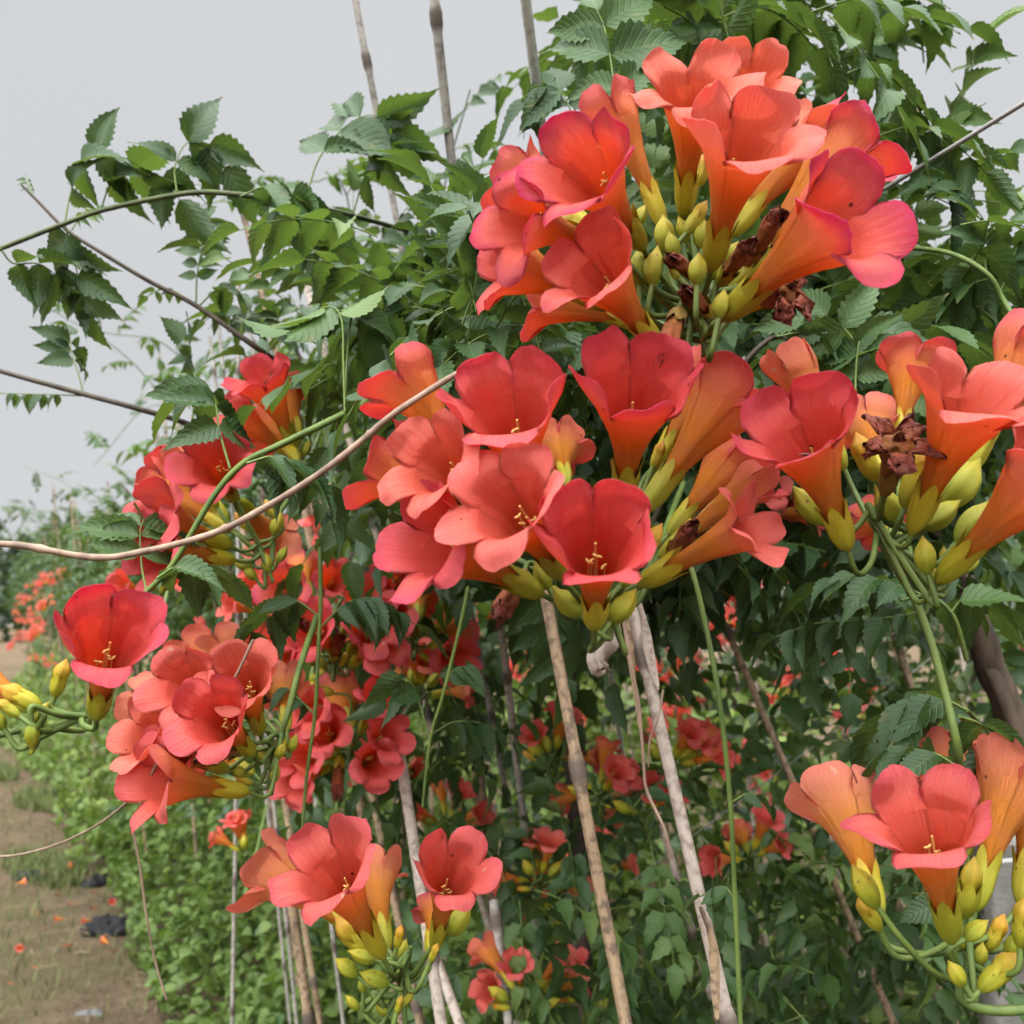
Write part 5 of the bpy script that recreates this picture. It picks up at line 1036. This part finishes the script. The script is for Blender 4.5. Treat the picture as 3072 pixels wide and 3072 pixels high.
cluster("salmon trumpets with long yellow buds at the lower right corner", (2905, 2850), TJ, [
    F((2854, 2818), (2790, 2510), s=1.4, pale=0.65, mag=.5, flares=[22, 20, 40, 80, 60], seed=121, toward=1, dd=-.02), F((2635, 2745), (2550, 2450), s=1.35, pale=0.95, mag=.1, flares=[15, 30, 30, 50, 70], seed=122, toward=-1, roll=10, dd=.03),
    F((2930, 2720), (3010, 2380), s=1.35, pale=0.98, mag=.1, flares=[30, 40, 60, 70, 50], seed=123, toward=-1, dd=.05), F((2900, 2560), (2860, 2330), s=1.3, pale=0.70, mag=.2, seed=124, toward=-1, dd=.08), F((3060, 2700), (3100, 2400), s=1.3, pale=0.80, seed=125, toward=-1, dd=.08)],
    [((2636, 2725), (2550, 2608), 0, -.02), ((2640, 2790), (2570, 2680), 1, 0), ((2895, 2750), (2920, 2570), 1, .02), ((2890, 2820), (2965, 2765), 0, -.02), ((2895, 2960), (2840, 2890), 0, -.02), ((2940, 2970), (3060, 2860), 1, -.02), ((3060, 2840), (3080, 2690), 1, -.03), ((2960, 2850), (3020, 2745), 1, .01), ((2900, 2850), (2860, 2800), 0, .0), ((2935, 2900), (2945, 2830), 0), ((3050, 2800), (3030, 2880), 0, .03)],
    [(2905, 2900, TJ), (2880, 2990, TJ), (2960, 3030, TJ), (3080, 3030, TJ)], .0030)
# mid-depth clusters in the shade of the row
def auto(label, hub, d, n, nb, spread, seed, pale=.15, dead=0, up=.5, stem=None):
    rnd.seed(seed); fl = []; px = 3072 / d
    for k in range(n):
        a = U(-1.25, 1.25) if up > 0 else U(0, 6.28); a = math.pi / 2 + a * 1.25; L_ = U(.045, .08) * px * spread
        bx, by = hub[0] + math.cos(a) * L_ * .25, hub[1] - math.sin(a) * L_ * .25
        fl.append(F((bx, by), (bx + math.cos(a) * L_ * .6, by - math.sin(a) * L_ * .6), s=U(.8, 1.1), pale=min(1, max(0, pale + .28 + U(-.2, .3))), mag=U(0, .2), toward=1 if rnd.random() < .7 else -1, dd=U(-.03, .05), roll=U(-30, 30), kind='wilt' if k < dead else 'open'))
    bs = []
    for k in range(nb):
        a = U(0, 6.28); q = .018 * px; bs.append(((hub[0] + math.cos(a) * q, hub[1] + math.sin(a) * q * .7), (hub[0] + math.cos(a) * q * 2.6, hub[1] + math.sin(a) * q * 1.6 - q * .6), 1 if rnd.random() < .3 else 0))
    cluster(label, hub, d, fl, bs, stem or [(hub[0] + 10, hub[1] + 60, d + .05), (hub[0] + 60, hub[1] - 150, d + .25)])
auto("shaded red bunch right behind the mottled tan cane with a dark knot", (1660, 2280), 1.5, 6, 4, 1, 201, .1, 1)
auto("deep red bunch with brown dead blooms between the two long leaning canes", (1800, 2390), 1.45, 6, 3, 1, 202, .0, 2)
auto("scarlet bunch just right of the bleached cane at mid height", (2010, 2300), 1.4, 7, 4, 1.1, 203, .05, 2)
auto("orange-red bloom face beside the bleached cane, below the scarlet bunch", (1935, 2440), 1.45, 3, 2, .9, 204, .05, 0)
auto("blurred orange blooms with yellow stalks behind the mottled cane, lower middle", (1790, 2620), 1.9, 5, 5, 1, 205, .3, 0)
auto("coral blooms in dark leaves right of the open trumpet pair", (1620, 2650), 1.5, 5, 5, 1, 206, .3, 0)
auto("small orange bloom and buds low beside the mottled tan cane", (1640, 2750), 1.6, 2, 3, .9, 207, .4, 0)
auto("bright red bunch at the bottom edge against the dark split cane", (1570, 3010), 1.3, 6, 3, 1.1, 208, .1, 0)
auto("dark red bunch at the bottom edge between the two long canes", (1750, 3010), 1.5, 5, 3, 1, 209, .0, 1)
auto("orange-red bunch peeping over the right open trumpet of the lower pair", (1340, 2480), 1.7, 6, 3, 1, 210, .1, 0)
auto("small red bunch above the left open trumpet of the lower pair", (740, 2570), 1.9, 5, 3, 1, 211, .05, 0)
auto("crimson blooms in shadow right of the long green shoot", (2250, 2580), 1.5, 4, 1, .9, 212, .0, 0)
auto("red shaded buds and blooms right of the central bunch's lowest trumpet", (2130, 1800), 1.5, 6, 4, 1, 213, .1, 0)
auto("red folded blooms under the right cluster's left buds", (2330, 1800), 2.0, 6, 2, 1, 214, .2, 0)
auto("shaded red bloom between the central bunch and the right-hand bunch", (2230, 1560), 1.1, 4, 1, 1, 215, .1, 0)
auto("red bunch behind the slanting green shoot, just above the left pink bunch", (470, 1800), 1.6, 4, 1, 1, 216, .0, 0)
auto("red blooms seen behind the leaves at the centre right of the dead blossom", (2480, 1790), 2.2, 4, 2, 1, 217, .25, 0)
auto("coral blooms behind the orange trumpets, between thin canes", (1160, 2010), 1.7, 6, 4, 1, 218, .35, 0)
auto("orange blooms packed behind the hanging shoots, right of the left bunch", (900, 2060), 1.5, 7, 4, 1.1, 219, .45, 1)
auto("coral blooms under the slanting green shoot, left of the red-ribboned cane", (800, 1850), 1.6, 6, 3, 1.1, 220, .35, 0)
auto("scarlet blooms low behind the crimson bunch, beside the tan cane", (1150, 2330), 1.6, 6, 3, 1, 221, .2, 1)
auto("orange trumpets between the crimson bunch and the drooping dark leaves", (1260, 2080), 1.6, 6, 4, 1, 222, .4, 0)
